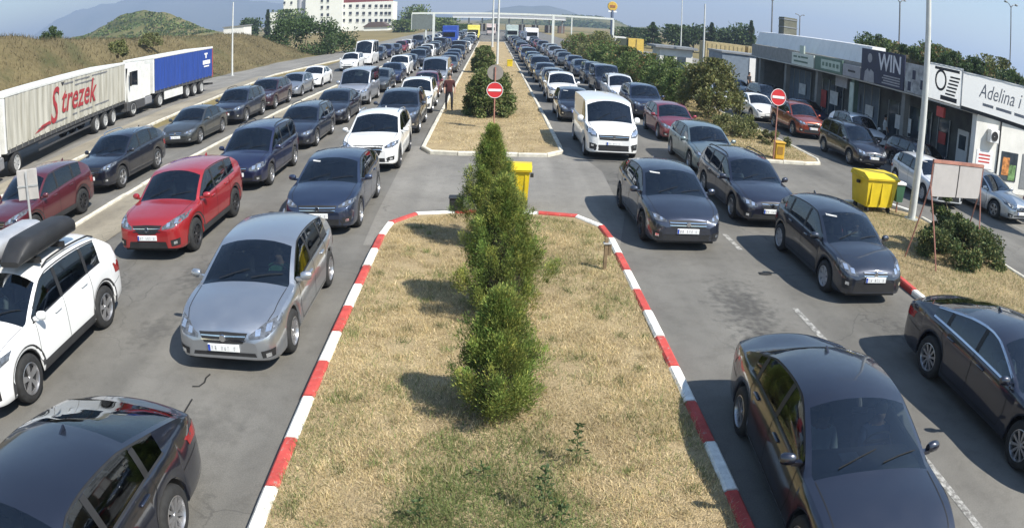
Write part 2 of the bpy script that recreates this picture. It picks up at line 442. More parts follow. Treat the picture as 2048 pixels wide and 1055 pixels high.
kerb('red_white_kerb', near_poly, (REDKERB, WHITEKERB), .17, .13, .98, 'red and white painted kerb round the near median')
far_poly = [(2.55, 140), (2.6, 26.2)] + arc(1.7, 25.0, .9, 1.1, 0, -90, 6) + arc(-1.45, 25.0, .9, 1.1, -90, -180, 6) + [(-2.35, 26.2), (-2.45, 140)]
kerb('pale_kerb', far_poly[::-1], (STONEKERB,), .16, .13, 1.0, 'pale kerb round the far median with bushes')
rk_poly = [(8.62, -6), (8.68, 12.0), (8.85, 15.5)] + arc(10.2, 17.6, 1.35, 1.7, 180, 90, 6)[1:] + [(12.0, 19.5)] + arc(12.3, 18.6, .9, .9, 90, 0, 5)
rk_poly = rk_poly[::-1]
kerb('red_white_kerb', rk_poly, (WHITEKERB, REDKERB), .16, .13, .98, 'red and white kerb of the verge by the right lane')
rk2 = [(13.2, 18.4), (13.4, 14), (13.5, 6), (13.5, -6)]
kerb('pale_kerb', rk2[::-1], (STONEKERB,), .15, .12, 1.0, 'pale kerb between the verge and shop parking')
i2 = [(9.3, 110), (9.35, 30)] + arc(10.6, 27.2, 1.25, 2.2, 180, 250, 6) + arc(12.3, 26.6, 1.0, 1.3, 270, 360, 6) + [(13.3, 34), (13.3, 110)]
kerb('pale_kerb', i2, (STONEKERB,), .15, .12, 1.0, 'pale kerb round the hedge island')
lk = [(-10.9, -4), (-10.9, 22), (-10.9, 40), (-10.1, 75)]
kerb('pale_kerb', lk[::-1], (STONEKERB,), .13, .09, 1.2, 'pale kerb beside the dusty divider on the left')
lk2 = [(-16.75, 6), (-16.85, 22), (-18.0, 42), (-19.2, 62), (-17.2, 80), (-15.4, 105)]
kerb('pale_kerb', lk2, (STONEKERB,), .14, .10, 1.2, 'pale kerb between the third lane and the lorry lane')

# ---- dry lawns (soil sheets that carry the grass)
def inset(poly, k):
    c = Vector((sum(p[0] for p in poly) / len(poly), sum(p[1] for p in poly) / len(poly)))
    return [(c.x + (x - c.x) * k, y) for x, y in poly]
near_lawn = [(2.58, -3), (2.58, 14.9)] + arc(1.55, 15.1, 1.02, 1.40, 0, 90, 7) + arc(-1.1, 15.1, 1.07, 1.36, 90, 180, 7) + [(-2.17, 14.9), (-2.17, -3)]
sheet('dry_lawn', near_lawn, .085, DRYSOIL)
far_lawn = [(2.43, 139), (2.48, 26.2)] + arc(1.7, 25.0, .78, .98, 0, -90, 6) + arc(-1.45, 25.0, .78, .98, -90, -180, 6) + [(-2.23, 26.2), (-2.33, 139)]
sheet('dry_lawn', far_lawn, .09, DRYSOIL)
verge = [(8.75, -6), (8.8, 12.0), (9.0, 15.5)] + arc(10.2, 17.6, 1.2, 1.55, 180, 90, 6) + [(12.0, 19.1), (12.9, 18.4), (13.25, 14), (13.35, 6), (13.35, -6)]
sheet('dry_verge', verge, .085, DRYSOIL)
isl2 = [(9.45, 109), (9.5, 30)] + arc(10.6, 27.2, 1.1, 2.05, 180, 250, 6) + arc(12.3, 26.6, .85, 1.15, 270, 360, 6) + [(13.15, 34), (13.15, 109)]
sheet('hedge_island', isl2, .085, DRYSOIL)

# ---- embankment on the left
def hn(x, y, s=1.0):
    return s * (math.sin(x * .9 + y * .37) * .5 + math.sin(y * .61 - x * .23 + 1.3) * .35 + math.sin(x * 2.3 + y * 1.7) * .15)
crest = pchip([(-20, 7.1), (20, 7.1), (36, 6.7), (46, 6.0), (62, 4.9), (85, 4.0), (94, 3.3), (101, 1.3), (106, .2), (120, .0)])
foot = pchip([(-20, -24.6), (20, -24.6), (40, -25.2), (62, -26.0), (78, -24.6), (100, -23.5), (120, -22)])
def bank(u, v):
    y = -20 + 140 * v
    x0 = foot(y); w = 9.5 + 1.2 * math.sin(y * .11)
    x = x0 - (u ** 1.0) * 70
    t = min(1, (x0 - x) / w); t = t * t * (3 - 2 * t)
    z = -.05 + crest(y) * t * (1 + .02 * u) + (hn(x * .6, y * .6) * .22 + hn(x * 1.9, y * 1.9) * .10) * min(1, (x0 - x) / 1.5) * (1 if crest(y) > .5 else .1)
    return (x, y, z)
grid_sheet('embankment', lambda u, v: bank(u ** 1.7, v), 46, 150, EMBANK)
# ---- bank behind the shops
crest_r = pchip([(8, 4.8), (20, 4.6), (33, 4.9), (42, 5.7), (52, 5.8), (60, 4.8), (70, 2.4), (84, 0)])
def bank_r(u, v):
    y = 8 + 76 * v; x0 = 26.8; x = x0 + (u ** 1.6) * 60
    t = min(1, (x - x0) / 7.0); t = t * t * (3 - 2 * t)
    return (x, y, -.05 + crest_r(y) * t + (hn(x * .5, y * .5) * .25 + hn(x * 1.7, y * 1.7) * .1) * min(1, (x - x0) / 2))
grid_sheet('shop_embankment', bank_r, 36, 76, EMBANK)
# ---- hills far off: outline from the photograph, set at their own distances
def ridge(name, prof, dist, depth, mat, base=-2, rough=.04, nsub=10):
    f = pchip(prof); x0, x1 = prof[0][0], prof[-1][0]; n = int((x1 - x0) / 6)
    V = []; rows = 9
    for j in range(rows):
        for i in range(n + 1):
            px = x0 + (x1 - x0) * i / n
            y = dist + depth * j / (rows - 1)
            p = at_y(px, f(px), dist + depth * .5)
            t = 1 - abs(j / (rows - 1) - .5) * 2; t = t * t * (3 - 2 * t)
            top = p.z - base
            z = base + top * t * (1 + rough * hn(i * .9, j * 2.7)) 
            x = p.x * (y / (dist + depth * .5)) ** .6
            V.append((x, y, z))
    F = [(j * (n + 1) + i, j * (n + 1) + i + 1, (j + 1) * (n + 1) + i + 1, (j + 1) * (n + 1) + i) for j in range(rows - 1) for i in range(n)]
    o = npobj(name, V, F, mat, smooth=True); tag(o, kind='structure'); return o
ridge('hill', [(120, 82), (180, 66), (215, 46), (245, 30), (275, 23), (310, 24), (345, 30), (385, 46), (430, 62), (480, 70)], 230, 90, GREENHILL)
ridge('hill', [(930, 52), (985, 38), (1050, 31), (1120, 30), (1180, 32), (1225, 38), (1255, 52), (1290, 62), (1330, 70), (1420, 88)], 620, 380, GREENHILL)
ridge('hill', [(1240, 62), (1290, 54), (1330, 56), (1400, 62), (1500, 76), (1620, 100)], 700, 300, GREENHILL)
ridge('mountain', [(780, 44), (900, 34), (960, 26), (1010, 15), (1035, 12), (1095, 12), (1125, 19), (1160, 30), (1210, 41), (1260, 56)], 2300, 900, MOUNT)
ridge('mountain', [(-60, 130), (40, 90), (90, 55), (150, 24), (230, 4), (330, -6), (430, -3), (560, 6), (700, 14), (820, 22), (900, 30), (960, 40), (1030, 48)], 3000, 1500, MOUNT)

# ================================================================== VEHICLES
# each kind is lofted once; local frame: front towards -Y, origin on the ground at the middle of the wheelbase
SPECS = {
 # L, W, H, wheelbase, front overhang, wheel radius, nose height, cowl(s,z), roof front, roof rear(s,z drop), deck(s,z), tail z, belt front/rear, side glass cuts
 'hatch':    dict(L=4.29, W=1.79, H=1.44, wb=2.68, fo=.88, R=.325, nz=.66, cowl=(1.10, .97), rf=1.93, rr=(3.70, .10), deck=(4.14, .98), tz=.86, belt=(.88, .98), win=((1.34, 2.28), (2.36, 3.12), (3.18, 3.55))),
 'compact':  dict(L=4.02, W=1.74, H=1.46, wb=2.53, fo=.82, R=.315, nz=.68, cowl=(.98, .98), rf=1.74, rr=(3.48, .09), deck=(3.88, .97), tz=.86, belt=(.90, 1.0), win=((1.20, 2.10), (2.18, 2.98), (3.04, 3.36))),
 'sedan':    dict(L=4.62, W=1.80, H=1.44, wb=2.70, fo=.90, R=.325, nz=.64, cowl=(1.20, .96), rf=2.05, rr=(3.25, .06), deck=(4.02, 1.03), tz=.90, belt=(.88, .97), win=((1.44, 2.40), (2.48, 3.25), (3.31, 3.50)), trunk=True),
 'coupe':    dict(L=4.80, W=1.86, H=1.42, wb=2.78, fo=.93, R=.345, nz=.66, cowl=(1.30, .96), rf=2.15, rr=(3.15, .05), deck=(4.45, 1.04), tz=.92, belt=(.90, 1.0), win=((1.50, 2.52), (2.59, 3.40), (3.45, 3.85)), chrome=True),
 'fastback': dict(L=4.70, W=1.82, H=1.46, wb=2.70, fo=.92, R=.325, nz=.66, cowl=(1.20, .97), rf=2.05, rr=(3.30, .05), deck=(4.45, 1.06), tz=.94, belt=(.90, 1.0), win=((1.44, 2.42), (2.50, 3.32), (3.38, 3.75)), fast=True),
 'estate':   dict(L=4.60, W=1.78, H=1.46, wb=2.66, fo=.90, R=.32, nz=.66, cowl=(1.18, .96), rf=1.98, rr=(4.12, .06), deck=(4.46, .96), tz=.84, belt=(.88, .96), win=((1.42, 2.32), (2.40, 3.20), (3.27, 3.98)), rails=True),
 'suv':      dict(L=4.48, W=1.85, H=1.66, wb=2.67, fo=.88, R=.36, nz=.86, cowl=(1.08, 1.10), rf=1.78, rr=(3.88, .10), deck=(4.34, 1.12), tz=.98, belt=(1.02, 1.14), win=((1.30, 2.20), (2.28, 3.10), (3.16, 3.62)), rails=True, clad=True),
 'bigsuv':   dict(L=4.70, W=1.90, H=1.64, wb=2.82, fo=.88, R=.37, nz=.86, cowl=(1.20, 1.09), rf=1.98, rr=(3.98, .12), deck=(4.55, 1.12), tz=.98, belt=(1.04, 1.14), win=((1.38, 2.32), (2.40, 3.26), (3.33, 3.90)), rails=True),
 'mpv':      dict(L=4.42, W=1.80, H=1.64, wb=2.68, fo=.90, R=.325, nz=.72, cowl=(.95, 1.04), rf=1.80, rr=(4.02, .08), deck=(4.33, 1.02), tz=.86, belt=(.96, 1.04), win=((1.22, 2.20), (2.28, 3.14), (3.21, 3.95)), rails=True),
 'minivan':  dict(L=4.90, W=1.90, H=1.96, wb=3.00, fo=.89, R=.34, nz=.86, cowl=(.82, 1.16), rf=1.55, rr=(4.60, .05), deck=(4.84, 1.15), tz=.80, belt=(1.12, 1.14), win=((1.12, 2.02), (2.10, 3.25), (3.33, 4.50))),
 'van':      dict(L=5.20, W=1.95, H=1.97, wb=3.30, fo=.93, R=.335, nz=.96, cowl=(.92, 1.24), rf=1.56, rr=(5.05, .04), deck=(5.16, 1.2), tz=.8, belt=(1.18, 1.20), win=((1.22, 2.10),), blind=True),
 'highvan':  dict(L=5.60, W=2.0, H=2.55, wb=3.55, fo=.98, R=.345, nz=.96, cowl=(.85, 1.26), rf=1.75, rr=(5.45, .04), deck=(5.56, 1.2), tz=.8, belt=(1.20, 1.20), win=((1.2, 2.15), (2.3, 3.6), (3.7, 5.2))),
}
FACE = {  # half sizes in the front view: headlight (x0, x1, z of inner, z of outer, height), grille (half width, z0, z1), lower intake
 'hatch': dict(hl=(.42, .84, .60, .72, .15), gr=(.40, .50, .64, .8), low=(.55, .25, .36)),
 'compact': dict(hl=(.46, .82, .64, .76, .16), gr=(.34, .60, .68, .8), low=(.56, .30, .48)),
 'sedan': dict(hl=(.44, .84, .60, .68, .14), gr=(.34, .54, .66, .85), low=(.58, .26, .36)),
 'coupe': dict(hl=(.46, .86, .64, .72, .12), gr=(.46, .56, .68, .9), low=(.62, .28, .42)),
 'fastback': dict(hl=(.44, .86, .62, .72, .14), gr=(.40, .54, .67, .9), low=(.60, .26, .38)),
 'estate': dict(hl=(.44, .83, .60, .67, .15), gr=(.34, .54, .67, .85), low=(.60, .26, .38)),
 'suv': dict(hl=(.44, .87, .78, .88, .15), gr=(.42, .64, .84, .75), low=(.60, .34, .50)),
 'bigsuv': dict(hl=(.50, .90, .82, .90, .14), gr=(.48, .56, .86, .72), low=(.64, .36, .48)),
 'mpv': dict(hl=(.42, .85, .66, .76, .18), gr=(.36, .60, .70, .85), low=(.60, .26, .42)),
 'minivan': dict(hl=(.50, .90, .78, .88, .18), gr=(.48, .74, .86, .9), low=(.66, .34, .50)),
 'van': dict(hl=(.56, .93, .90, 1.04, .24), gr=(.52, .74, .90, .92), low=(.80, .36, .56)),
 'highvan': dict(hl=(.55, .94, .88, 1.02, .22), gr=(.50, .74, .90, 1.0), low=(.74, .40, .56)),
}
SPECS['hatch_b'] = dict(SPECS['hatch'], nz=.70, H=1.47, cowl=(1.06, 1.0), rf=1.86, rr=(3.62, .13), deck=(4.16, 1.02), belt=(.92, 1.03), L=4.33)
FACE['hatch_b'] = dict(hl=(.50, .87, .68, .76, .10), gr=(.47, .55, .69, .86), low=(.62, .27, .40))
SPECS['suv_b'] = dict(SPECS['suv'], H=1.64, nz=.84, cowl=(1.12, 1.08), rf=1.84, rr=(3.86, .11), deck=(4.32, 1.14), rails=False, belt=(1.0, 1.16))
FACE['suv_b'] = dict(hl=(.40, .87, .76, .90, .15), gr=(.40, .62, .80, .55), low=(.52, .32, .46))
FS = [0, .06, .18, .36, .58, .78, .92, 1.0]          # rows on the body side, sill to shoulder
FW = [.950, .982, .994, 1.0, 1.0, .992, .975, .950]
def loft(sp, lod):
    L, W, H, wb, fo, R, nz = (sp[k] for k in ('L', 'W', 'H', 'wb', 'fo', 'R', 'nz'))
    cs, cz = sp['cowl']; rf = sp['rf']; rr, rdrop = sp['rr']; ds, dz = sp['deck']; tz = sp['tz']
    zrr = H - rdrop
    top = [(0, nz - .13), (.022, nz - .03), (.09, nz + .055), (.34 * cs, nz + .055 + (cz - nz - .055) * .42), (.68 * cs, nz + .055 + (cz - nz - .055) * .78), (cs, cz),
           (cs + (rf - cs) * .5, cz + (H - .045 - cz) * .56), (rf, H - .045), (rf * .62 + rr * .38, H), (rr, zrr), (rr + (ds - rr) * .5, dz + (zrr - dz) * .56), (ds, dz)]
    if sp.get('trunk'): top += [(L - .10, dz - .02), (L - .02, tz + .04), (L, tz - .04)]
    elif L - ds > .2: top += [(L - .06, dz - .05), (L - .015, tz + .0), (L, tz - .05)]
    else: top += [(L - .015, max(tz, dz - .07)), (L, tz - .03)]
    zt = pchip(top)
    bf, br = sp['belt']
    belt = pchip([(0, nz - .16), (.04, nz - .10), (.2, nz + .005), (.6 * cs, bf - .05), (cs + .1, bf), (ds - .15, br), (L - .08, min(br, tz) - .03), (L, tz - .12)])
    hw = W / 2
    plan = pchip([(0, .60), (.03, .74), (.10, .85), (.25, .925), (.55, .975), (1.0, 1.0), (L - 1.2, 1.0), (L - .5, .97), (L - .15, .90), (L - .03, .82), (L, .76)])
    sA, sRf, sRr, sD = cs + .13, rf + .12, rr - .14, ds - .04
    base = .21 if H < 1.55 else .27
    Ra = R + .055; wheels = (fo, fo + wb)
    def zedge(s):
        z = base + .05 * max(0, 1 - s / .35) ** 2 + .08 * max(0, 1 - (L - s) / .5) ** 2
        for w in wheels:
            if abs(s - w) < Ra: z = max(z, R + math.sqrt(max(0, Ra * Ra - (s - w) ** 2)))
        return z
    def belt_z(s): return min(belt(s), zt(s) - .012)
    tumble = .73 if H < 1.6 else (.77 if H < 1.8 else .88)
    rc = .075 if H < 1.8 else .07
    def rail(s):
        zb = belt_z(s) + .012; wbq = plan(s) * hw * .925
        if s <= sA or s >= sD: return wbq, zb, 0
        zr = zt(s) - rc
        if s < sRf:
            t = (s - sA) / (sRf - sA); z = zb + (zt(sRf) - rc - zb) * t ** .94
        elif s > sRr:
            t = (sD - s) / (sD - sRr); z = zb + (zt(sRr) - rc - zb) * t ** .80
        else: z = zr; t = 1
        z = min(z, zt(s) - .02)
        return wbq + (hw * tumble - wbq) * max(0, (z - zb)) / (H - rc - (bf + br) / 2) , z, t
    # stations
    n0 = {0: 60, 1: 34, 2: 24}[lod]
    S = set(round(L * i / n0, 3) for i in range(n0 + 1))
    S |= {0, .012, .03, .06, .1, .16, L, L - .012, L - .03, L - .07, L - .12}
    if lod == 0 or lod == 1:
        for w in wheels:
            for k in range(0, 181, 15 if lod == 0 else 22): S.add(round(w + Ra * math.cos(math.radians(k)), 4))
            S |= {round(w + Ra + .008, 4), round(w - Ra - .008, 4)}
    else:
        for w in wheels:
            for k in (0, 25, 60, 90, 120, 155, 180): S.add(round(w + Ra * math.cos(math.radians(k)), 4))
    keys = [cs + .03, rf - .035, rr + .05, ds - .05] + [q for w in sp['win'] for q in w]
    S = sorted(s for s in S if 0 <= s <= L and all(abs(s - k) > .022 for k in keys)) + keys
    S = sorted(S); T = [S[0]]
    for s in S[1:]:
        if s - T[-1] > .004: T.append(s)
    S = T
    y0 = fo + wb / 2
    NB = len(FS); half_n = None; V = []; rows = None
    for s in S:
        ze, zb = zedge(s), belt_z(s); w = plan(s) * hw; zc = zt(s)
        ze = min(ze, zb - .03)
        P = [(w * FW[i], ze + (zb - ze) * FS[i]) for i in range(NB)]
        # belt crease: a soft character line
        wr, zr, t = rail(s)
        P.append((w * .938, zb + .010))                                # window foot
        x0, z0 = P[-1]
        for k in (.32, .66, .93):
            P.append((x0 + (wr - x0) * k + .012 * math.sin(PI * k) * t, z0 + (zr - z0) * k))
        P.append((wr, zr))
        wi = wr - .055 - .02 * (1 - t)
        for q in (wi / wr, .72, .48, .24, 0.0):
            P.append((wr * q, zr + (zc - zr) * (1 - q ** 2.3)))
        if half_n is None: half_n = len(P)
        row = [(-x, s - y0, z) for x, z in P] + [(x, s - y0, z) for x, z in P[-2::-1]]
        V += row
    nr = 2 * half_n - 1; ns = len(S)
    jw0, jw1, ji = NB, NB + 3, NB + 5       # window foot, window top, inner rail row
    body, groups = [], {}
    def inside(i, a, b): m = (S[i] + S[i + 1]) / 2; return a < m < b
    for i in range(ns - 1):
        for j in range(nr - 1):
            q = (i * nr + j, i * nr + j + 1, (i + 1) * nr + j + 1, (i + 1) * nr + j)
            jj = min(j, nr - 2 - j); key = None
            if jj >= ji:
                if inside(i, cs + .03, rf - .035): key = 'windscreen'
                elif inside(i, rr + .05, ds - .05) and not sp.get('blind'): key = 'rear_window'
            elif jw0 <= jj < jw1:
                for wi_, (a, b) in enumerate(sp['win']):
                    if inside(i, a, b): key = ('side_window', wi_, 0 if j < nr / 2 else 1)
            if key: groups.setdefault(key, []).append(q)
            else: body.append(q)
    body.append(tuple(range(nr)))                        # nose cap
    body.append(tuple((ns - 1) * nr + j for j in range(nr))[::-1])   # tail cap
    out = dict(V=V, body=body, groups=groups, S=S, y0=y0, zt=zt, belt=belt_z, plan=plan, hw=hw, base=base, Ra=Ra, wheels=wheels, rail=rail)
    return out
def sub(V, F):
    idx = sorted(set(i for q in F for i in q)); mp = {a: b for b, a in enumerate(idx)}
    return [V[i] for i in idx], [tuple(mp[i] for i in q) for q in F]
def resample(pl, n):
    pl = [Vector(p) for p in pl]; ds = [0]
    for a, b in zip(pl, pl[1:]): ds.append(ds[-1] + (b - a).length)
    out = []
    for i in range(n + 1):
        d = ds[-1] * i / n; k = 0
        while k < len(pl) - 2 and ds[k + 1] < d: k += 1
        t = (d - ds[k]) / max(1e-9, ds[k + 1] - ds[k]); out.append(pl[k] + (pl[k + 1] - pl[k]) * min(1, t))
    return out
def patch(bvh, top, bot, n, m, axis, off=.005):
    """a thin sheet laid on the bodywork; outline given in the front, rear, side or top view"""
    A, B = resample(top, n), resample(bot, n); V = []; ok = []
    for j in range(m + 1):
        for i in range(n + 1):
            p = A[i] + (B[i] - A[i]) * (j / m)
            if axis == 'F': o, d = Vector((p.x, -9, p.y)), Vector((0, 1, 0))
            elif axis == 'B': o, d = Vector((p.x, 9, p.y)), Vector((0, -1, 0))
            elif axis == 'L': o, d = Vector((-9, p.x, p.y)), Vector((1, 0, 0))
            elif axis == 'R': o, d = Vector((9, p.x, p.y)), Vector((-1, 0, 0))
            else: o, d = Vector((p.x, p.y, 9)), Vector((0, 0, -1))
            h = bvh.ray_cast(o, d)
            if h[0] is None:
                V.append(None); continue
            nm = h[1] if h[1].dot(d) < 0 else -h[1]
            V.append(h[0] + nm * off)
    F = [(j * (n + 1) + i, j * (n + 1) + i + 1, (j + 1) * (n + 1) + i + 1, (j + 1) * (n + 1) + i) for j in range(m) for i in range(n)]
    F = [q for q in F if all(V[k] is not None for k in q)]
    lim = .35
    F = [q for q in F if max((V[q[a]] - V[q[b]]).length for a, b in ((0, 1), (1, 2), (2, 3), (3, 0))) < lim]
    if not F: return None
    V2, F2 = sub(V, F)
    return MB().add(V2, F2)
def strip(bvh, poly, w, axis, off=.004, n=None):
    pl = [Vector(p) for p in poly]; a, b = [], []
    for i, p in enumerate(pl):
        t = (pl[min(i + 1, len(pl) - 1)] - pl[max(i - 1, 0)]).normalized(); nrm = Vector((-t.y, t.x)) * w / 2
        a.append(p + nrm); b.append(p - nrm)
    return patch(bvh, a, b, n or max(4, 3 * len(pl)), 1, axis, off)
def wheel_meshes(R, style, lod):
    w = .105
    prof = [(R * .66, -w), (R * .80, -w - .004), (R * .95, -w + .012), (R, -w + .045), (R, w - .045), (R * .95, w - .012), (R * .80, w + .004), (R * .66, w)]
    tyre = MB().lathe(prof, 28 if lod == 0 else 14, 'X')
    rim = MB(); ro = R * .67
    for sg in (-1, 1):
        rim.lathe([(ro, sg * (w - .004)), (ro * .93, sg * (w + .003)), (ro * .88, sg * (w - .03)), (ro * .86, 0)], 28 if lod == 0 else 14, 'X')
    back = MB().lathe([(.01, .035), (ro * .9, .035), (ro * .9, -.035), (.01, -.035)], 14, 'X')
    k = {'five': 5, 'ten': 10, 'cover': 7, 'multi': 9}[style]
    for sg in (-1, 1):
        h = sg * (w - .022)
        rim.lathe([(.0, h + sg * .006), (ro * .18, h + sg * .006), (ro * .24, h - sg * .02)], 10, 'X')
        for i in range(k):
            a = 2 * PI * i / k; wd = {5: .17, 10: .085, 7: .20, 9: .10}[k] * ro * 1.2
            M = Matrix.Rotation(a, 4, 'X')
            x0, x1 = sorted((h - sg * .03, h))
            v = []
            for r, ww in ((ro * .15, wd * .55), (ro * .92, wd)):
                for sx in (x0, x1):
                    for sy in (-ww / 1.0, ww / 1.0): v.append(M @ Vector((sx, sy, r)))
            rim.add(v, [(0, 1, 3, 2), (4, 6, 7, 5), (0, 2, 6, 4), (1, 5, 7, 3), (2, 3, 7, 6), (0, 4, 5, 1)])
    return tyre, rim, back
CARLIB = {}
def car_parts(kind, lod):
    """list of (key, name, mesh, material, parent key); material 'paint' is filled in per car"""
    if (kind, lod) in CARLIB: return CARLIB[(kind, lod)]
    sp, fc = SPECS[kind], FACE[kind]
    b = loft(sp, lod); V = b['V']; out = []; y0 = b['y0']; L = sp['L']; hw = b['hw']; R = sp['R']
    def put(key, name, mb, mat, parent=None, smooth=True, ang=50, loc=None):
        if mb is None or not mb.f: return
        out.append((key, name, mb.mesh(name, None if mat == 'paint' else mat, smooth, ang), mat, parent, loc))
    vb, fb = sub(V, b['body']); put('body', 'body', MB().add(vb, fb), 'paint', ang=38)
    allf = b['body'] + [q for g in b['groups'].values() for q in g]
    bvh = BVHTree.FromPolygons([Vector(v) for v in V], allf)
    gl = GLASS if lod < 2 else GLASS
    for key, F in b['groups'].items():
        nm = key if isinstance(key, str) else key[0]
        v, f = sub(V, F)
        mat = BLACKGLASS if lod == 2 else GLASS
        put(key, nm, MB().add(v, f), mat)
    # underbody and, near by, the cabin
    zfl = b['base'] + .08
    put('underbody', 'underbody', MB().box(-hw + .23, hw - .23, .12 - y0, L - .12 - y0, b['base'] - .03, zfl + .25), PLASTIC, smooth=False)
    cs = sp['cowl'][0]; cz = sp['cowl'][1]; rr = sp['rr'][0]
    if lod < 2:
        zs = b['base'] + .36; big = sp['H'] > 1.55; zs += .12 if big else 0
        if sp['H'] > 1.8: zs += .22
        d = MB().bbox(-hw + .16, hw - .16, cs + .10 - y0, cs + .62 - y0, cz - .38, cz - .045, .05)
        put('dashboard', 'dashboard', d, DASH)
        xs = hw * .42; ys = sp['win'][0][1] - .30
        seat = MB()
        for sg in (-1, 1):
            s1 = MB().bbox(sg * xs - .25, sg * xs + .25, ys - .55 - y0, ys - .02 - y0, zs - .16, zs, .05)
            M = Matrix.Translation((sg * xs, ys - y0 - .04, zs - .05)) @ Matrix.Rotation(math.radians(-17), 4, 'X')
            s1.bbox(-.23, .23, 0, .13, 0, .60, .05, M); s1.bbox(-.13, .13, .02, .11, .63, .82, .04, M)
            put('front_seat%d' % sg, 'front_seat', s1, CLOTH)
        yr = ys + .85
        if not sp.get('blind') and yr < rr + .2:
            M = Matrix.Translation((0, yr - y0, zs - .02)) @ Matrix.Rotation(math.radians(-20), 4, 'X')
            put('rear_seat', 'rear_seat', MB().bbox(-hw + .28, hw - .28, yr - .5 - y0, yr - y0, zs - .16, zs + .02, .05).bbox(-hw + .28, hw - .28, 0, .13, 0, .55, .05, M), CLOTH)
        if lod == 0:
            M = Matrix.Translation((xs, cs + .74 - y0, cz - .10)) @ Matrix.Rotation(math.radians(25), 4, 'X')
            sw = MB(); pts = [M @ Vector((.18 * math.cos(2 * PI * i / 18), 0, .18 * math.sin(2 * PI * i / 18))) for i in range(19)]
            sw.tube(pts, .014, 6, cap=False); sw.box(-.16, .16, -.012, .012, -.03, .02, M)
            put('steering_wheel', 'steering_wheel', sw, PLASTIC)
            zt = b['zt']; ym = sp['rf'] - .10
            if kind in ('compact', 'hatch_b'):
                z1 = zt(sp['rf'] - .14) - .02; sx = -.42 if kind != 'van' else -.1
                put('sticker', 'windscreen_sticker', patch(bvh, [(sx - .10, z1), (sx + .12, z1)], [(sx - .10, z1 - .022), (sx + .12, z1 - .022)], 3, 1, 'F', .003), WHITEPAPER)
            put('paper', 'dashboard_paper', MB().box(-.30, -.06, cs + .30 - y0, cs + .46 - y0, cz - .044, cz - .036), WHITEPAPER, smooth=False)
            put('interior_mirror', 'interior_mirror', MB().bbox(-.11, .11, ym - y0 - .02, ym - y0 + .015, zt(ym) - .13, zt(ym) - .06, .012), PLASTIC)
    # wheels
    tw = hw - .115
    style = {'hatch_b': 'multi', 'suv_b': 'multi', 'hatch': 'five', 'compact': 'cover', 'sedan': 'five', 'coupe': 'ten', 'fastback': 'multi', 'estate': 'five', 'suv': 'five', 'bigsuv': 'five', 'mpv': 'multi', 'minivan': 'cover', 'van': 'cover', 'highvan': 'cover'}[kind]
    ty, ri, bk = wheel_meshes(R, style, lod)
    rmat = {'cover': HUBCAP, 'ten': ALLOY}.get(style, ALLOY)
    for wi, s in enumerate(b['wheels']):
        for sg in (-1, 1):
            k = 'wheel%d%d' % (wi, sg); loc = (sg * tw, s - y0, R)
            if lod == 0:
                out.append((k, 'wheel', bk.mesh('wheel', PLASTIC, True, 40) if (wi, sg) == (0, -1) else ('share', 'wheel'), PLASTIC, None, loc))
                out.append((k + 't', 'tyre', ty.mesh('tyre', RUBBER, True, 50) if (wi, sg) == (0, -1) else ('share', 'tyre'), RUBBER, k, (0, 0, 0)))
                out.append((k + 'r', 'rim', ri.mesh('rim', rmat, True, 35) if (wi, sg) == (0, -1) else ('share', 'rim'), rmat, k, (0, 0, 0)))
            else:
                out.append((k, 'wheel', ty.mesh('wheel', RUBBER, True, 50) if (wi, sg) == (0, -1) else ('share', 'wheel'), RUBBER, None, loc))
                out.append((k + 'r', 'rim', ri.mesh('rim', rmat, False) if (wi, sg) == (0, -1) else ('share', 'rim'), rmat, k, (0, 0, 0)))
    # front
    sc = hw / .9
    hx0, hx1, hz0, hz1, hh = fc['hl']; hx0 *= sc; hx1 *= sc; hx1 = min(hx1, hw * .955)
    n1 = 8 if lod == 0 else 4
    for sg in (-1, 1):
        top = [(sg * hx0, hz0 + hh * .10), (sg * (hx0 + hx1) / 2, (hz0 + hz1) / 2 + hh * .42), (sg * hx1, hz1 + hh * .40)]
        bot = [(sg * hx0, hz0 - hh * .30), (sg * (hx0 * .4 + hx1 * .6), (hz0 + hz1) / 2 - hh * .55), (sg * hx1, hz1 - hh * .25)]
        put('headlight%d' % sg, 'headlight', patch(bvh, top, bot, n1, 4 if lod == 0 else 2, 'F', .006), HEADL)
        if lod == 0:
            for q in (.33, .68):
                cx = hx0 + (hx1 - hx0) * q; czz = hz0 + (hz1 - hz0) * q; r = hh * .26
                put('lamp%d%s' % (sg, q), 'lamp', patch(bvh, [(sg * (cx - r), czz + r * .8), (sg * (cx + r), czz + r)], [(sg * (cx - r), czz - r), (sg * (cx + r), czz - r * .8)], 3, 3, 'F', .011), HEADIN, 'headlight%d' % sg)
    gw, gz0, gz1, tp = fc['gr']; gw *= sc
    put('grille', 'grille', patch(bvh, [(-gw, gz1), (0, gz1 + .015), (gw, gz1)], [(-gw * tp, gz0), (0, gz0 - .015), (gw * tp, gz0)], 10 if lod == 0 else 4, 3 if lod == 0 else 1, 'F', .006), PLASTIC)
    if lod == 0:
        zm = (gz0 + gz1) / 2
        for dz_ in (-.028, .028):
            put('grille_bar%g' % dz_, 'grille_bar', patch(bvh, [(-gw * .93, zm + dz_ + .009), (gw * .93, zm + dz_ + .009)], [(-gw * .91, zm + dz_ - .009), (gw * .91, zm + dz_ - .009)], 10, 1, 'F', .012), CHROME, 'grille')
        h = bvh.ray_cast(Vector((0, -9, zm)), Vector((0, 1, 0)))
        if h[0] is not None:
            put('badge', 'badge', MB().lathe([(.0, -.012), (.05, -.010), (.056, 0), (.056, .02)], 14, 'Z', Matrix.Translation((0, h[0].y - .016, zm)) @ Matrix.Rotation(PI / 2, 4, 'X') @ Matrix.Diagonal((1, 1, -1, 1))), CHROME, 'grille')
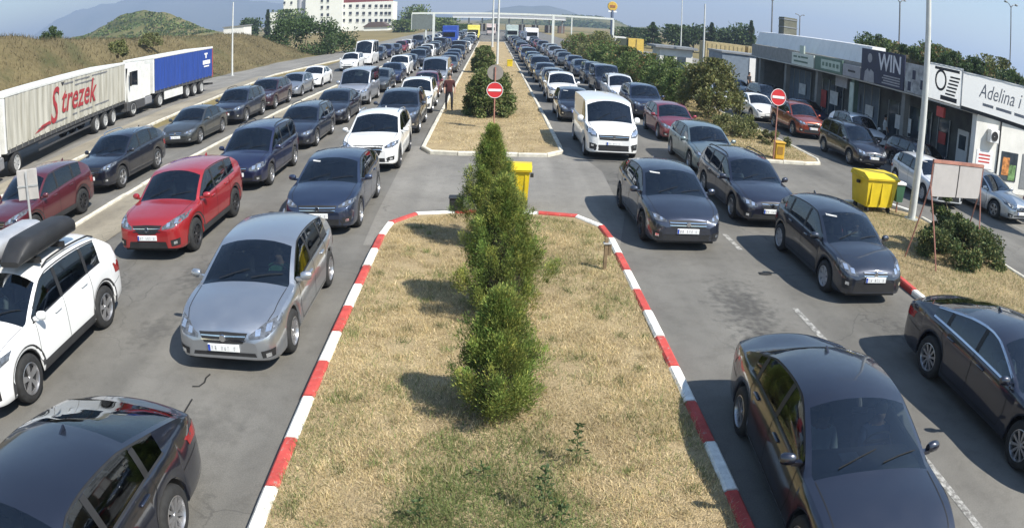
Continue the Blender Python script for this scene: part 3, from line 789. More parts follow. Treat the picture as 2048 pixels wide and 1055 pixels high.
    lw, lz0, lz1 = fc['low']; lw *= sc
    put('air_intake', 'air_intake', patch(bvh, [(-lw * .92, lz1), (lw * .92, lz1)], [(-lw, lz0), (lw, lz0)], 10 if lod == 0 else 4, 2, 'F', .005), PLASTIC)
    if lod == 0:
        for sg in (-1, 1):
            put('fog%d' % sg, 'fog_lamp', patch(bvh, [(sg * hw * .66, lz1 + .03), (sg * hw * .88, lz1 + .06)], [(sg * hw * .68, lz0 + .04), (sg * hw * .87, lz0 + .05)], 5, 3, 'F', .007), PLASTIC)
            put('foglens%d' % sg, 'fog_lens', patch(bvh, [(sg * hw * .74, lz1 + .00), (sg * hw * .82, lz1 + .01)], [(sg * hw * .74, lz1 - .06), (sg * hw * .82, lz1 - .05)], 3, 2, 'F', .012), HEADIN, 'fog%d' % sg)
    pz = (gz0 + lz1) / 2 if gz0 - lz1 > .1 else gz0 - .02
    pz = max(.36, min(pz, .62)); h = bvh.ray_cast(Vector((0, -9, pz)), Vector((0, 1, 0)))
    if h[0] is not None:
        yy = h[0].y
        put('plate', 'number_plate', MB().bbox(-.26, .26, yy - .028, yy - .006, pz - .056, pz + .056, .006), PLATE, smooth=False)
        if lod == 0: put('platestrip', 'country_strip', MB().box(-.252, -.215, yy - .030, yy - .027, pz - .048, pz + .048), PBLUE, 'plate', smooth=False)
        if lod == 0:
            pc = MB()
            for q in range(8):
                if q not in (2, 6): pc.box(-.19 + q * .052, -.163 + q * .052, yy - .0305, yy - .0275, pz - .030, pz + .030)
            out.append(('platechars', 'plate_characters', pc.mesh('plate_characters', LET_BLACKP), LET_BLACKP, 'plate', None))
    # back
    th = .17 if sp['H'] < 1.55 else .26; tzz = sp['tz'] - .17
    if lod < 2:
        for sg in (-1, 1):
            put('tail%d' % sg, 'tail_light', patch(bvh, [(sg * hw * .52, tzz + th * .35), (sg * hw * .80, tzz + th * .5), (sg * hw * .955, tzz + th * .6)], [(sg * hw * .54, tzz - th * .3), (sg * hw * .80, tzz - th * .5), (sg * hw * .955, tzz - th * .1)], 8, 3, 'B', .006), TAILL)
        h = bvh.ray_cast(Vector((0, 9, .62)), Vector((0, -1, 0)))
        if h[0] is not None: put('plate2', 'number_plate', MB().bbox(-.26, .26, h[0].y + .004, h[0].y + .022, .57, .68, .005), PLATE, smooth=False)
    # sides
    bz = b['belt']; win = sp['win']
    ym = win[0][0] + .10 - y0; zm = bz(win[0][0] + .1) + .085
    big = 1.25 if sp['H'] > 1.8 else 1.0
    for sg in (-1, 1):
        mm = MB(); M = Matrix.Translation((sg * (hw + .085), ym, zm)) @ Matrix.Rotation(sg * .18, 4, 'Z') @ Matrix.Diagonal((big, big, big * (1.35 if big > 1 else 1), 1))
        mm.lathe([(.0, -.092), (.048, -.088), (.07, -.055), (.076, 0), (.07, .055), (.05, .085), (0, .092)], 12, 'X', M @ Matrix.Diagonal((1, .75, .95, 1)))
        mm.box(*sorted((-sg * .24, -sg * .05)), -.03, .03, -.07, -.02, M)
        put('mirror%d' % sg, 'wing_mirror', mm, 'paint')
    if lod == 0:
        for sg, ax in ((-1, 'L'), (1, 'R')):
            lines = []
            s1 = win[0][0] + .06; zb0 = b['base'] + .10
            lines.append([(s1 - .02 - y0, bz(s1) - .01), (s1 - .06 - y0, .55), (s1 + .02 - y0, zb0)])
            s2 = win[0][1] + .04; lines.append([(s2 - y0, bz(s2)), (s2 - y0, zb0)])
            if not sp.get('blind'):
                s3 = win[1][1] + .04; arch = b['wheels'][1] - b['Ra'] - .04
                lines.append([(s3 - y0, bz(s3)), (s3 + .03 - y0, .82), (min(s3, arch + .05) - y0, .62), (arch - y0, .45), (arch - .03 - y0, zb0)])
            for li, pl in enumerate(lines):
                put('seam%d%d' % (sg, li), 'door_seam', strip(bvh, pl, .012, ax, .003, 14), SEAM, smooth=False)
            put('sillseam%d' % sg, 'door_seam', strip(bvh, [(s1 - y0 + .02, zb0), (b['wheels'][1] - b['Ra'] - .07 - y0, zb0)], .012, ax, .003, 10), SEAM, smooth=False)
            for hi, sh in enumerate([win[0][1] - .20] + ([win[1][1] - .18] if not sp.get('blind') else [])):
                zh = bz(sh) - .11; h = bvh.ray_cast(Vector((sg * 9, sh - y0, zh)), Vector((-sg, 0, 0)))
                if h[0] is not None:
                    x = h[0].x; a_, b_ = sorted((x - sg * .005, x + sg * .035))
                    put('handle%d%d' % (sg, hi), 'door_handle', MB().bbox(a_, b_, sh - y0 - .10, sh - y0 + .10, zh - .018, zh + .018, .010), 'paint')
            if sp.get('clad'):
                for wi, s in enumerate(b['wheels']):
                    a0, a1 = math.radians(-8), math.radians(188); Ri = b['Ra'] + .004; Ro = Ri + .075
                    ins = [(s - y0 + Ri * math.cos(a0 + (a1 - a0) * t / 14), R + Ri * math.sin(a0 + (a1 - a0) * t / 14)) for t in range(15)]
                    outs = [(s - y0 + Ro * math.cos(a0 + (a1 - a0) * t / 14), R + Ro * math.sin(a0 + (a1 - a0) * t / 14)) for t in range(15)]
                    put('archtrim%d%d' % (sg, wi), 'wheel_arch_trim', patch(bvh, outs, ins, 20, 1, ax, .012), TRIM)
                put('silltrim%d' % sg, 'sill_trim', patch(bvh, [(b['wheels'][0] + b['Ra'] + .05 - y0, b['base'] + .16), (b['wheels'][1] - b['Ra'] - .05 - y0, b['base'] + .16)], [(b['wheels'][0] + b['Ra'] + .02 - y0, b['base'] + .01), (b['wheels'][1] - b['Ra'] - .02 - y0, b['base'] + .01)], 12, 2, ax, .010), TRIM)
            # pillar between the door glasses and a dark (or bright) window edge
            rl = b['rail']
            for wi in range(len(win) - 1):
                s = (win[wi][1] + win[wi + 1][0]) / 2; zt_ = rl(s)[1] - .035
                put('pillar%d%d' % (sg, wi), 'pillar_trim', patch(bvh, [(s - .045 - y0, zt_), (s + .045 - y0, zt_)], [(s - .045 - y0, bz(s) + .015), (s + .045 - y0, bz(s) + .015)], 2, 5, ax, .004), PLASTIC)
            wtop = [(s - y0, rl(s)[1] - .012) for s in np.linspace(win[0][0] + .12, win[-1][1], 12)]
            wbot = [(s - y0, bz(s) + .006) for s in np.linspace(win[0][0] - .02, win[-1][1], 12)]
            cm = CHROME if sp.get('chrome') else PLASTIC
            cw = .028 if sp.get('chrome') else .02
            put('wt%d' % sg, 'window_trim', strip(bvh, wtop, cw, ax, .005, 30), cm)
            put('wb%d' % sg, 'window_trim', strip(bvh, wbot, cw, ax, .005, 30), cm)
        # bonnet gap, wipers, aerial
        zt = b['zt']
        for sg in (-1, 1):
            put('bonnetgap%d' % sg, 'bonnet_seam', strip(bvh, [(sg * hw * .70, .16 - y0), (sg * hw * .80, .45 - y0), (sg * hw * .83, cs - y0)], .011, 'T', .003, 12), SEAM, smooth=False)
            put('bumperseam%d' % sg, 'bumper_seam', strip(bvh, [(b['wheels'][1] + b['Ra'] + .02 - y0, .62), (L - .2 - y0, .66)], .010, 'L' if sg < 0 else 'R', .003, 5), SEAM, smooth=False)
        for wx in (-.45, .12):
            pts = []
            for t in range(5):
                x = wx * sc + .5 * t / 4; yq = cs + .10 + .035 * t - y0
                h = bvh.ray_cast(Vector((x, yq, 9)), Vector((0, 0, -1)))
                if h[0] is not None: pts.append(h[0] + h[1] * .018)
            if len(pts) > 2: put('wiper%g' % wx, 'wiper', MB().tube(pts, .006, 5), SEAM)
        ya = rr - .12; 
        put('aerial', 'aerial', MB().prism([(ya - y0 - .07, zt(ya) - .01), (ya - y0 + .07, zt(ya) - .015), (ya - y0 + .06, zt(ya) + .055)], -.012, .012, 'X'), 'paint', smooth=False)
    if sp.get('rails') and lod < 2:
        for sg in (-1, 1):
            pts = []
            for t in range(11):
                s = sp['rf'] + .28 + (rr - .15 - sp['rf'] - .28) * t / 10; w_, z_, _ = b['rail'](s)
                e = .045 if 0 < t < 10 else -.0
                pts.append((sg * (w_ - .06), s - y0, z_ + .035 + e))
            put('roofrail%d' % sg, 'roof_rail', MB().tube(pts, .017, 6), CHROME if kind == 'bigsuv' else PLASTIC)
    CARLIB[(kind, lod)] = out
    return out
CARNAME = {'hatch_b': 'hatchback_car', 'suv_b': 'off_road_car', 'hatch': 'hatchback_car', 'compact': 'hatchback_car', 'sedan': 'saloon_car', 'coupe': 'saloon_car', 'fastback': 'saloon_car', 'estate': 'estate_car', 'suv': 'off_road_car',
           'bigsuv': 'off_road_car', 'mpv': 'people_carrier', 'minivan': 'minibus', 'van': 'panel_van', 'highvan': 'minibus'}
CARCAT = {'hatch_b': 'car', 'suv_b': 'car', 'hatch': 'car', 'compact': 'car', 'sedan': 'car', 'coupe': 'car', 'fastback': 'car', 'estate': 'car', 'suv': 'car', 'bigsuv': 'car', 'mpv': 'car', 'minivan': 'van', 'van': 'van', 'highvan': 'van'}
CARS = []
def car(kind, x, yfront, col, label, group, rz=0.0, lod=0, metal=.45, rough=.32, scale=1.0, rims=None, override=None):
    """x: middle of the car, yfront: y of the front bumper"""
    sp = SPECS[kind]; parts = car_parts(kind, lod)
    yc = yfront + (sp['fo'] + sp['wb'] / 2) * scale
    x += .055 if -20 < x < 0 else -.055
    root = empty(CARNAME[kind], (x, yc, 0), rz); root.scale = (.94 * scale, .985 * scale, .98 * scale)
    tag(root, label, CARCAT[kind], group)
    pm = paint(col, metal, rough); made = {}; share = {}
    for key, name, me, mat, par, loc in parts:
        if isinstance(me, tuple): me = share[me[1]]
        else: share[name] = me
        o = bpy.data.objects.new(name, me); COL.objects.link(o)
        o.parent = made[par] if par else root
        if loc is not None: o.location = loc
        if mat == 'paint':
            if not me.materials: me.materials.append(pm)
            o.material_slots[0].link = 'OBJECT'; o.material_slots[0].material = pm
        if name == 'plate_characters': o['kind'] = 'stuff'
        if rims and name == 'rim':
            o.material_slots[0].link = 'OBJECT'; o.material_slots[0].material = rims
        if override and name in override:
            o.material_slots[0].link = 'OBJECT'; o.material_slots[0].material = override[name]
        made[key] = o
    CARS.append((x, yfront, sp['L'], sp['W']))
    return root

# ---- lorries
def lorry(loc, rz, trailer_len, height, curtain, label, letters, cab_white, skirt, trailer_only_front=0.0):
    root = empty('articulated_lorry', loc, rz); tag(root, label, 'lorry', 'lorries in the far left lane')
    W = 2.5; hw = W / 2; T0, T1 = 0.0, trailer_len; zb = 1.12
    GREY = plain('lorry_chassis', (.05, .05, .052), .7); WH = plain('lorry_white', (.62, .62, .59), .5, var=.08)
    # curtain sides with shallow folds
    def side(sg):
        n, m = 150, 8; V = []
        for j in range(m + 1):
            for i in range(n + 1):
                y = T0 + .12 + (T1 - T0 - .24) * i / n; z = zb + .02 + (height - .16 - zb) * j / m
                w = .012 * math.sin(i * .95) + .010 * math.sin(i * .31 + j * .2) + .006 * math.sin(i * 2.3 + j)
                V.append((sg * (hw + w * (.4 + .6 * math.sin(PI * (j + .5) / (m + 1)))), y, z))
        F = [(j * (n + 1) + i, j * (n + 1) + i + 1, (j + 1) * (n + 1) + i + 1, (j + 1) * (n + 1) + i) for j in range(m) for i in range(n)]
        return npmesh('curtain', V, F, curtain, smooth=True)
    for sg in (-1, 1): link(bpy.data.objects.new('curtain', side(sg)), root)
    MB().bbox(-hw - .02, hw + .02, T0, T1, height - .16, height, .03).build('roof', WH, root)
    MB().bbox(-hw, hw, T0 - .05, T0 + .10, zb - .1, height - .17, .02).build('front_wall', WH, root)
    MB().bbox(-hw, hw, T1 - .10, T1 + .04, zb - .1, height - .17, .02).build('rear_door', WH if cab_white else plain('lorry_red_edge', (.3, .05, .05), .5), root)
    MB().box(-hw + .01, hw - .01, T0 + .1, T1 - .1, zb - .16, zb - .003).build('deck', GREY, root)
    MB().box(-.55, .55, T0 + .4, T1 - .3, .75, zb - .165).build('chassis', GREY, root)
    tr = MB()
    for i in range(int(trailer_len / .6)):
        y = T0 + .3 + i * .6
        tr.box(hw + .012, hw + .03, y - .02, y + .02, zb - .14, zb + .10)
    tag(tr.build('curtain_buckles', plain('lorry_straps', (.14, .14, .13), .7), root), kind='stuff')
    ty, ri, bk = wheel_meshes(.48, 'cover', 0)
    tm = ty.mesh('tyre', RUBBER, True, 50); rm = ri.mesh('rim', plain('lorry_rim', (.42, .42, .41), .5, .3), True, 35); km = bk.mesh('wheel', PLASTIC)
    axles = [T1 - 2.2, T1 - 3.5, T1 - 4.8, T0 + .9, T0 - 2.9]
    for y in axles:
        for sg in (-1, 1):
            o = link(bpy.data.objects.new('wheel', km), root); o.location = (sg * (hw - .16), y, .48); o.scale = (1.5, 1, 1)
            link(bpy.data.objects.new('tyre', tm), o); link(bpy.data.objects.new('rim', rm), o)
    if skirt:
        for sg in (-1, 1): MB().box(min(sg * (hw - .06), sg * (hw - .02)), max(sg * (hw - .06), sg * (hw - .02)), T1 - 8.6, T1 - 5.6, .42, .98).build('side_skirt', WH, root)
    else:
        for sg in (-1, 1):
            g = MB()
            for z in (.5, .8): g.box(min(sg * (hw - .05), sg * (hw - .02)), max(sg * (hw - .05), sg * (hw - .02)), T0 + 3.2, T1 - 5.6, z, z + .09)
            g.build('side_guard', GREY, root)
    MB().box(-hw + .02, hw - .02, T1 - .12, T1 + .02, .45, .60).build('rear_bumper', GREY, root)
    # tractor cab
    c0, c1 = T0 - 3.6, T0 - 1.25; ch = height - .12
    poly = [(c0 + .10, .95), (c0, 1.25), (c0 + .02, 1.95), (c0 + .28, 3.0), (c0 + .75, ch - .1), (c0 + 1.3, ch), (c1 - .05, ch), (c1, ch - .2), (c1, .95)]
    cab = MB().prism(poly, -hw + .02, hw - .02, 'X').build('cab', WH, root, smooth=True, ang=30)
    MB().prism([(c0 - .012, 1.98), (c0 + .245, 2.98), (c0 + .255, 2.98), (c0, 1.98)], -hw + .15, hw - .15, 'X').build('windscreen', BLACKGLASS, root)
    for sg in (-1, 1):
        x0, x1 = sorted((sg * (hw - .018), sg * (hw - .010)))
        MB().prism([(c0 + .35, 1.95), (c0 + .55, 2.75), (c0 + 1.35, 2.75), (c0 + 1.35, 1.85)], x0, x1, 'X').build('side_window', BLACKGLASS, root)
        x0, x1 = sorted((sg * (hw + .10), sg * (hw + .26))); MB().bbox(x0, x1, c0 + .05, c0 + .15, 1.9, 2.75, .03).build('wing_mirror', PLASTIC, root)
        x0, x1 = sorted((sg * (hw - .5), sg * (hw - .04))); MB().bbox(x0, x1, c0 - .03, c0 + .12, .72, .92, .02).build('headlight', HEADL, root)
        MB().bbox(min(sg * (hw - .75), sg * (hw - .1)), max(sg * (hw - .75), sg * (hw - .1)), T0 - 2.2, T0 - .1 , .45, .95, .05).build('fuel_tank', plain('lorry_tank', (.35, .35, .36), .4, .6), root)
    MB().bbox(-hw + .02, hw - .02, c0 - .05, c1, .38, .94, .05).build('bumper', GREY if not cab_white else WH, root)
    MB().box(-.8, .8, c0 - .06, c0 - .02, .98, 1.7).build('grille', PLASTIC, root)
    MB().box(-.5, .5, c0 + 1, T0 + 1.8, .55, .93).build('tractor_frame', GREY, root)
    MB().box(-hw + .1, hw - .1, T0 - 1.20, T0 - .35, 1.0, height - .4).build('cab_fairing', WH, root)
    for txt, size, y, z, col, shear, wd in letters:
        me = text_mesh(txt, size, col, .003, shear, wd, .018)
        me.transform(Matrix(((0, 0, 1, hw + .034), (1, 0, 0, y), (0, 1, 0, z), (0, 0, 0, 1))))
        link(bpy.data.objects.new('lettering', me), root)
    return root
def curtain_mat(name, base, streak):
    m, nt, b = new_mat(name)
    tc = nt.nodes.new('ShaderNodeTexCoord'); mp = nt.nodes.new('ShaderNodeMapping'); mp.inputs['Scale'].default_value = (1, 2.2, .22); nt.links.new(tc.outputs['Object'], mp.inputs[0])
    n = nt.nodes.new('ShaderNodeTexNoise'); n.inputs['Scale'].default_value = 1.6; n.inputs['Detail'].default_value = 7; nt.links.new(mp.outputs[0], n.inputs['Vector'])
    r = nt.nodes.new('ShaderNodeValToRGB'); r.color_ramp.elements[0].position = .36; r.color_ramp.elements[1].position = .58
    r.color_ramp.elements[0].color = (*streak, 1); r.color_ramp.elements[1].color = (*base, 1)
    nt.links.new(n.outputs['Fac'], r.inputs['Fac']); nt.links.new(r.outputs['Color'], b.inputs['Base Color']); setp(b, Roughness=.55); return m
LET_RED = plain('lettering_red', (.33, .03, .035), .6); LET_GREY = plain('lettering_grey', (.16, .16, .17), .6); LET_WHITE = plain('lettering_white', (.75, .75, .75), .6)
LET_BLACK = plain('lettering_black', (.03, .03, .035), .6)
WHCURT = curtain_mat('dirty_white_curtain', (.50, .48, .41), (.32, .30, .24)); BLCURT = curtain_mat('blue_curtain', (.018, .055, .27), (.015, .045, .21))
lorry((-20.2, 21.9, 0), math.radians(8.3), 15.3, 3.40, WHCURT, 'lorry with a dirty white curtain trailer lettered in red',
      [('S', 2.3, 4.9, 2.15, LET_RED, .35, .8), ('trezek', 1.75, 8.0, 2.30, LET_RED, .35, 1.0)], True, False)
lorry((-22.35, 41.1, 0), math.radians(-1.0), 10.2, 3.38, BLCURT, 'lorry with a blue curtain trailer behind the white trailer', [], False, True)

# ================================================================== PLANTS
def leaf_mat(name, rough=.6, trans=.25):
    m = bpy.data.materials.new(name); m.use_nodes = True; nt = m.node_tree; b = nt.nodes['Principled BSDF']; out = nt.nodes['Material Output']
    a = nt.nodes.new('ShaderNodeAttribute'); a.attribute_name = 'col'; nt.links.new(a.outputs['Color'], b.inputs['Base Color']); setp(b, Roughness=rough)
    b.inputs['Specular IOR Level'].default_value = .3
    t = nt.nodes.new('ShaderNodeBsdfTranslucent'); nt.links.new(a.outputs['Color'], t.inputs['Color'])
    mx = nt.nodes.new('ShaderNodeMixShader'); mx.inputs[0].default_value = trans
    nt.links.new(b.outputs[0], mx.inputs[1]); nt.links.new(t.outputs[0], mx.inputs[2]); nt.links.new(mx.outputs[0], out.inputs['Surface'])
    return m
LEAF = leaf_mat('leaves'); NEEDLE = leaf_mat('conifer_sprays', .7, .15); GRASS = leaf_mat('grass_blades', .8, .3)
BARK = plain('bark', (.10, .075, .05), .9, var=.3, scale=9)
def leaves(P, D, ln, wd, cols):
    """one folded quad per leaf: P points, D directions, ln/wd length and width arrays"""
    n = len(P); D = D / np.linalg.norm(D, axis=1, keepdims=True)
    R = rng.normal(size=(n, 3)); S = np.cross(D, R); S /= np.linalg.norm(S, axis=1, keepdims=True) + 1e-9
    ln = np.broadcast_to(ln, n)[:, None]; wd = np.broadcast_to(wd, n)[:, None]
    V = np.empty((n, 4, 3)); V[:, 0] = P - D * ln * .5; V[:, 1] = P + S * wd * .5; V[:, 2] = P + D * ln * .5; V[:, 3] = P - S * wd * .5
    F = np.arange(n * 4).reshape(n, 4)
    return V.reshape(-1, 3), F, np.repeat(cols, 4, axis=0)
def pick_cols(n, pal, jitter=.25):
    pal = np.array(pal); c = pal[rng.integers(0, len(pal), n)]
    return np.clip(c * (1 + rng.uniform(-jitter, jitter, (n, 1))), 0, 1)
def foliage(name, P, D, ln, wd, cols, mat, parent):
    V, F, C = leaves(P, D, ln, wd, cols); return npobj(name, V, F, mat, parent, C)
GREENS = [(.07, .115, .028), (.10, .155, .04), (.13, .18, .05), (.06, .095, .03), (.16, .19, .06)]
DARKG = [(.045, .075, .025), (.06, .10, .032), (.08, .12, .04), (.05, .08, .035)]
OLIVE = [(.12, .14, .05), (.17, .185, .065), (.20, .195, .08), (.10, .115, .045)]
RUSTG = [(.09, .14, .035), (.13, .165, .05), (.10, .15, .04), (.22, .14, .06), (.08, .12, .03)]
def bush(name, loc, rx, ry, h, n, pal, label, cat='bush', group=None, size=.10, clumps=40, z0=.0, mat=None, trunkh=.0):
    root = empty(name, loc); tag(root, label, cat, group)
    u = rng.normal(size=(clumps, 3)); u /= np.linalg.norm(u, axis=1, keepdims=True); u *= rng.uniform(.55, 1.0, (clumps, 1)) ** .5
    u[:, 2] = np.abs(u[:, 2]) * 1.25 - .22
    hh = h - z0
    C = u * np.array([rx, ry, hh * .78]) + np.array([0, 0, z0 + hh * .22])
    C[:, 2] = np.clip(C[:, 2], z0 + .05, None)
    k = rng.integers(0, clumps, n); cr = rng.uniform(.20, .38, clumps)[k][:, None] * min(rx, hh)
    off = rng.normal(size=(n, 3)); off *= cr / (np.linalg.norm(off, axis=1, keepdims=True) + .3)
    P = C[k] + off * rng.uniform(.4, 1.1, (n, 1)); P[:, 2] = np.clip(P[:, 2], z0 * .5 + .02, h)
    D = off / (np.linalg.norm(off, axis=1, keepdims=True) + 1e-6) + rng.normal(size=(n, 3)) * .6 + np.array([0, 0, .3])
    cc = pick_cols(n, pal) * rng.uniform(.8, 1.25, clumps)[k][:, None]
    foliage('crown', P, D, rng.uniform(.7, 1.4, n) * size, rng.uniform(.45, .8, n) * size, np.clip(cc, 0, 1), mat or LEAF, root)
    st = MB()
    for i in range(7):
        c = C[rng.integers(0, clumps)]; st.tube([(rng.uniform(-.1, .1), rng.uniform(-.1, .1), -.05), (c[0] * .4, c[1] * .4, c[2] * .5), tuple(c * .92)], .035 * max(1, h / 2), 5, .008)
    st.build('trunk', BARK, root)
    return root
def thuja(loc, r, h, n, label, seed, lean=(0, 0)):
    root = empty('thuja_tree', loc); tag(root, label, 'tree', 'thuja row on the near median')
    nb = int(120 * h); P = []; D = []; C = []
    # flame-shaped boughs of fine upright sprays, so the outline is ragged
    t = rng.uniform(0, 1, nb) ** .85; a = rng.uniform(0, 2 * PI, nb)
    prof = np.where(t < .30, .55 + .45 * (t / .30) ** .7, ((1 - t) / .70) ** 1.0) * (1 + .15 * np.sin(a * 3 + seed) + .10 * np.sin(t * 15 + a * 2 + seed))
    rr = r * prof * rng.uniform(.45, 1.0, nb); ln = rng.uniform(.22, .46, nb) * (1 - .35 * t); tilt = rng.uniform(.05, .45, nb)
    outd = np.stack([np.cos(a), np.sin(a), np.zeros(nb)], 1); up = np.array([0, 0, 1.0])
    b0 = np.stack([rr * np.cos(a) + lean[0] * t, rr * np.sin(a) + lean[1] * t, .03 + t * (h - .30)], 1)
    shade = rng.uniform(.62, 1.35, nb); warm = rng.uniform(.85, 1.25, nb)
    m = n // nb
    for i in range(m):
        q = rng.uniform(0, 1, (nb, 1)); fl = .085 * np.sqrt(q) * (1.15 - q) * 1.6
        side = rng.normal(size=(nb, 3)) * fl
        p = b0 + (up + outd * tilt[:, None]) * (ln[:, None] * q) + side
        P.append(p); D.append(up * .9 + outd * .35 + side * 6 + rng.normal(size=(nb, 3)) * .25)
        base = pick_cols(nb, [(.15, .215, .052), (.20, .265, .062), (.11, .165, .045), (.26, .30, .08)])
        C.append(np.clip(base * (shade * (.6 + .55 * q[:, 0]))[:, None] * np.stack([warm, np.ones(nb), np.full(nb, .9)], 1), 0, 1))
    P = np.concatenate(P); D = np.concatenate(D); C = np.concatenate(C); P[:, 2] = np.clip(P[:, 2], .02, None)
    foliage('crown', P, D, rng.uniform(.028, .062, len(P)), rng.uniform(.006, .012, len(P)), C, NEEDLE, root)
    # solid dark brown core inside the crown
    core = MB(); core.lathe([(.01, .05), (r * .34, .12), (r * .52, h * .25), (r * .36, h * .55), (r * .14, h * .80), (.005, h * .90)], 9)
    core.build('inner_core', plain('core_brown', (.045, .04, .02), .95, var=.5, scale=30), root)
    MB().tube([(0, 0, -.1), (lean[0] * .5, lean[1] * .5, h * .5), (lean[0], lean[1], h * .9)], .05, 7, .01).build('trunk', BARK, root)
    return root
thuja((.14, 7.55, .085),   .54, 1.66, 60000, 'nearest and shortest of the three thuja trees on the median', .4, (.03, 0))
thuja((.24, 10.7, .085), .74, 2.2, 85000, 'broad middle thuja tree of the row on the median', 2.1)
thuja((.10, 14.1, .085), .66, 2.5, 85000, 'tallest thuja tree farthest from us, before the yellow bin', 4.0, (-.04, 0))

# dry grass on the near median: nobody could count the blades
def blades(name, pts, ln, wd, cols, label, cat='grass', spread=.6):
    n = len(pts); P = np.asarray(pts, float); a = rng.uniform(0, 2 * PI, n)
    s = np.stack([np.cos(a), np.sin(a), np.zeros(n)], 1) * (np.broadcast_to(wd, n)[:, None] * .5)
    lean = rng.normal(size=(n, 3)) * spread; lean[:, 2] = 1; lean /= np.linalg.norm(lean, axis=1, keepdims=True)
    V = np.empty((n, 3, 3)); V[:, 0] = P - s; V[:, 1] = P + s; V[:, 2] = P + lean * np.broadcast_to(ln, n)[:, None]
    o = npobj(name, V.reshape(-1, 3), np.arange(n * 3).reshape(n, 3), GRASS, None, np.repeat(cols, 3, axis=0))
    tag(o, label, cat, kind='stuff'); return o
def vnoise(x, y, s, seed=0):
    def h(ix, iy): v = np.sin(ix * 127.1 + iy * 311.7 + seed * 74.7) * 43758.5453; return v - np.floor(v)
    x = x / s; y = y / s; ix, iy = np.floor(x), np.floor(y); fx, fy = x - ix, y - iy; fx = fx * fx * (3 - 2 * fx); fy = fy * fy * (3 - 2 * fy)
    return (h(ix, iy) * (1 - fx) + h(ix + 1, iy) * fx) * (1 - fy) + (h(ix, iy + 1) * (1 - fx) + h(ix + 1, iy + 1) * fx) * fy
STRAW = [(.57, .45, .245), (.69, .56, .33), (.48, .38, .20), (.38, .335, .175), (.66, .55, .355)]
FRESH = [(.15, .20, .06), (.19, .235, .08), (.23, .25, .10), (.12, .16, .05)]
def lawn_pts(n, x0, x1, y0, y1, keep):
    x = rng.uniform(x0, x1, n); y = rng.uniform(y0, y1, n); m = keep(x, y); return x[m], y[m]
def near_keep(x, y):
    xc = .2; return (y < 15.0) | (((np.abs(x - .2) / 2.3) ** 2.4 + ((y - 15.0) / 1.35) ** 2) < 1)
x, y = lawn_pts(250000, -2.16, 2.57, 2.6, 16.4, near_keep)
dens = vnoise(x, y, .55, 1) * .6 + vnoise(x, y, .17, 2) * .4
m = rng.uniform(size=len(x)) < np.clip(-.25 + 2.1 * dens, .06, 1); x, y = x[m], y[m]
gr = np.clip(1.5 - ((x - .05) / 1.0) ** 2 - ((y - 4.6) / 2.3) ** 2, 0, 1) * (.45 + .8 * vnoise(x, y, .5, 5)) + .7 * np.clip(vnoise(x, y, 1.1, 8) - .45, 0, 1)
g = rng.uniform(size=len(x)) < gr
c = np.where(g[:, None], pick_cols(len(x), FRESH), pick_cols(len(x), STRAW))
c = c * (.62 + .42 * vnoise(x, y, .9, 3) + .25 * vnoise(x, y, .22, 9))[:, None]
blades('dry_grass', np.stack([x, y, np.full(len(x), .083)], 1), np.where(g, rng.uniform(.05, .15, len(x)), rng.uniform(.03, .075, len(x)) * (.6 + .9 * vnoise(x, y, .25, 14))), rng.uniform(.005, .011, len(x)), c, 'short straw coloured grass on the near median', spread=.9)
n_ = 52000; ra = np.sqrt(rng.uniform(0, 1, n_)); an = rng.uniform(0, 2 * PI, n_); x = .12 + ra * 1.45 * np.cos(an); y = 4.9 + ra * 2.5 * np.sin(an)
m = (rng.uniform(size=n_) < np.clip(1.2 - ra + 1.3 * (vnoise(x, y, .5, 61) - .5), 0, 1)) & (y > 2.6); x, y = x[m], y[m]
c = pick_cols(len(x), FRESH + [(.27, .30, .14)]) * (.7 + .55 * vnoise(x, y, .3, 62))[:, None]
blades('green_grass', np.stack([x, y, np.full(len(x), .083)], 1), rng.uniform(.03, .11, len(x)), rng.uniform(.006, .012, len(x)), c, 'patch of fresh green grass on the near median before the thujas', spread=.7)
x, y = lawn_pts(70000, -2.2, 2.45, 24.2, 75, lambda x, y: (y > 25.6) | (np.abs(x - .1) < 1.5))
m = rng.uniform(size=len(x)) < np.clip(.2 + 1.2 * vnoise(x, y, .8, 11), 0, 1) * np.clip(40 / y, 0, 1); x, y = x[m], y[m]
c = pick_cols(len(x), STRAW) * (.7 + .45 * vnoise(x, y, 1.3, 4))[:, None]
blades('dry_grass', np.stack([x, y, np.full(len(x), .088)], 1), rng.uniform(.04, .10, len(x)), rng.uniform(.012, .022, len(x)), c, 'straw coloured grass on the far median', spread=.9)
x, y = lawn_pts(70000, 8.9, 13.3, 3, 19.1, lambda x, y: (y < 16) | (((x - 11.1) / 2.0) ** 2 + ((y - 16) / 3.0) ** 2 < 1))
g = rng.uniform(size=len(x)) < .10 + .55 * vnoise(x, y, 1.3, 21) * (x > 9.6)
c = np.where(g[:, None], pick_cols(len(x), FRESH), pick_cols(len(x), STRAW) * .9) * (.7 + .5 * vnoise(x, y, .9, 23))[:, None]
blades('dry_grass', np.stack([x, y, np.full(len(x), .083)], 1), rng.uniform(.04, .11, len(x)), rng.uniform(.007, .014, len(x)), c, 'patchy green and dry grass on the right verge', spread=.9)
x, y = lawn_pts(30000, 9.6, 13.1, 25.8, 50, lambda x, y: (y > 27.5) | (((x - 11.4) / 1.6) ** 2 + ((y - 27.5) / 1.9) ** 2 < 1))
g = rng.uniform(size=len(x)) < .2 + .6 * vnoise(x, y, 1.6, 31)
c = np.where(g[:, None], pick_cols(len(x), [(.16, .17, .05), (.20, .19, .06), (.12, .13, .04)]), pick_cols(len(x), STRAW))
blades('dry_grass', np.stack([x, y, np.full(len(x), .083)], 1), rng.uniform(.05, .14, len(x)), rng.uniform(.012, .024, len(x)), c, 'dry and green grass round the hedge island sign', spread=.8)
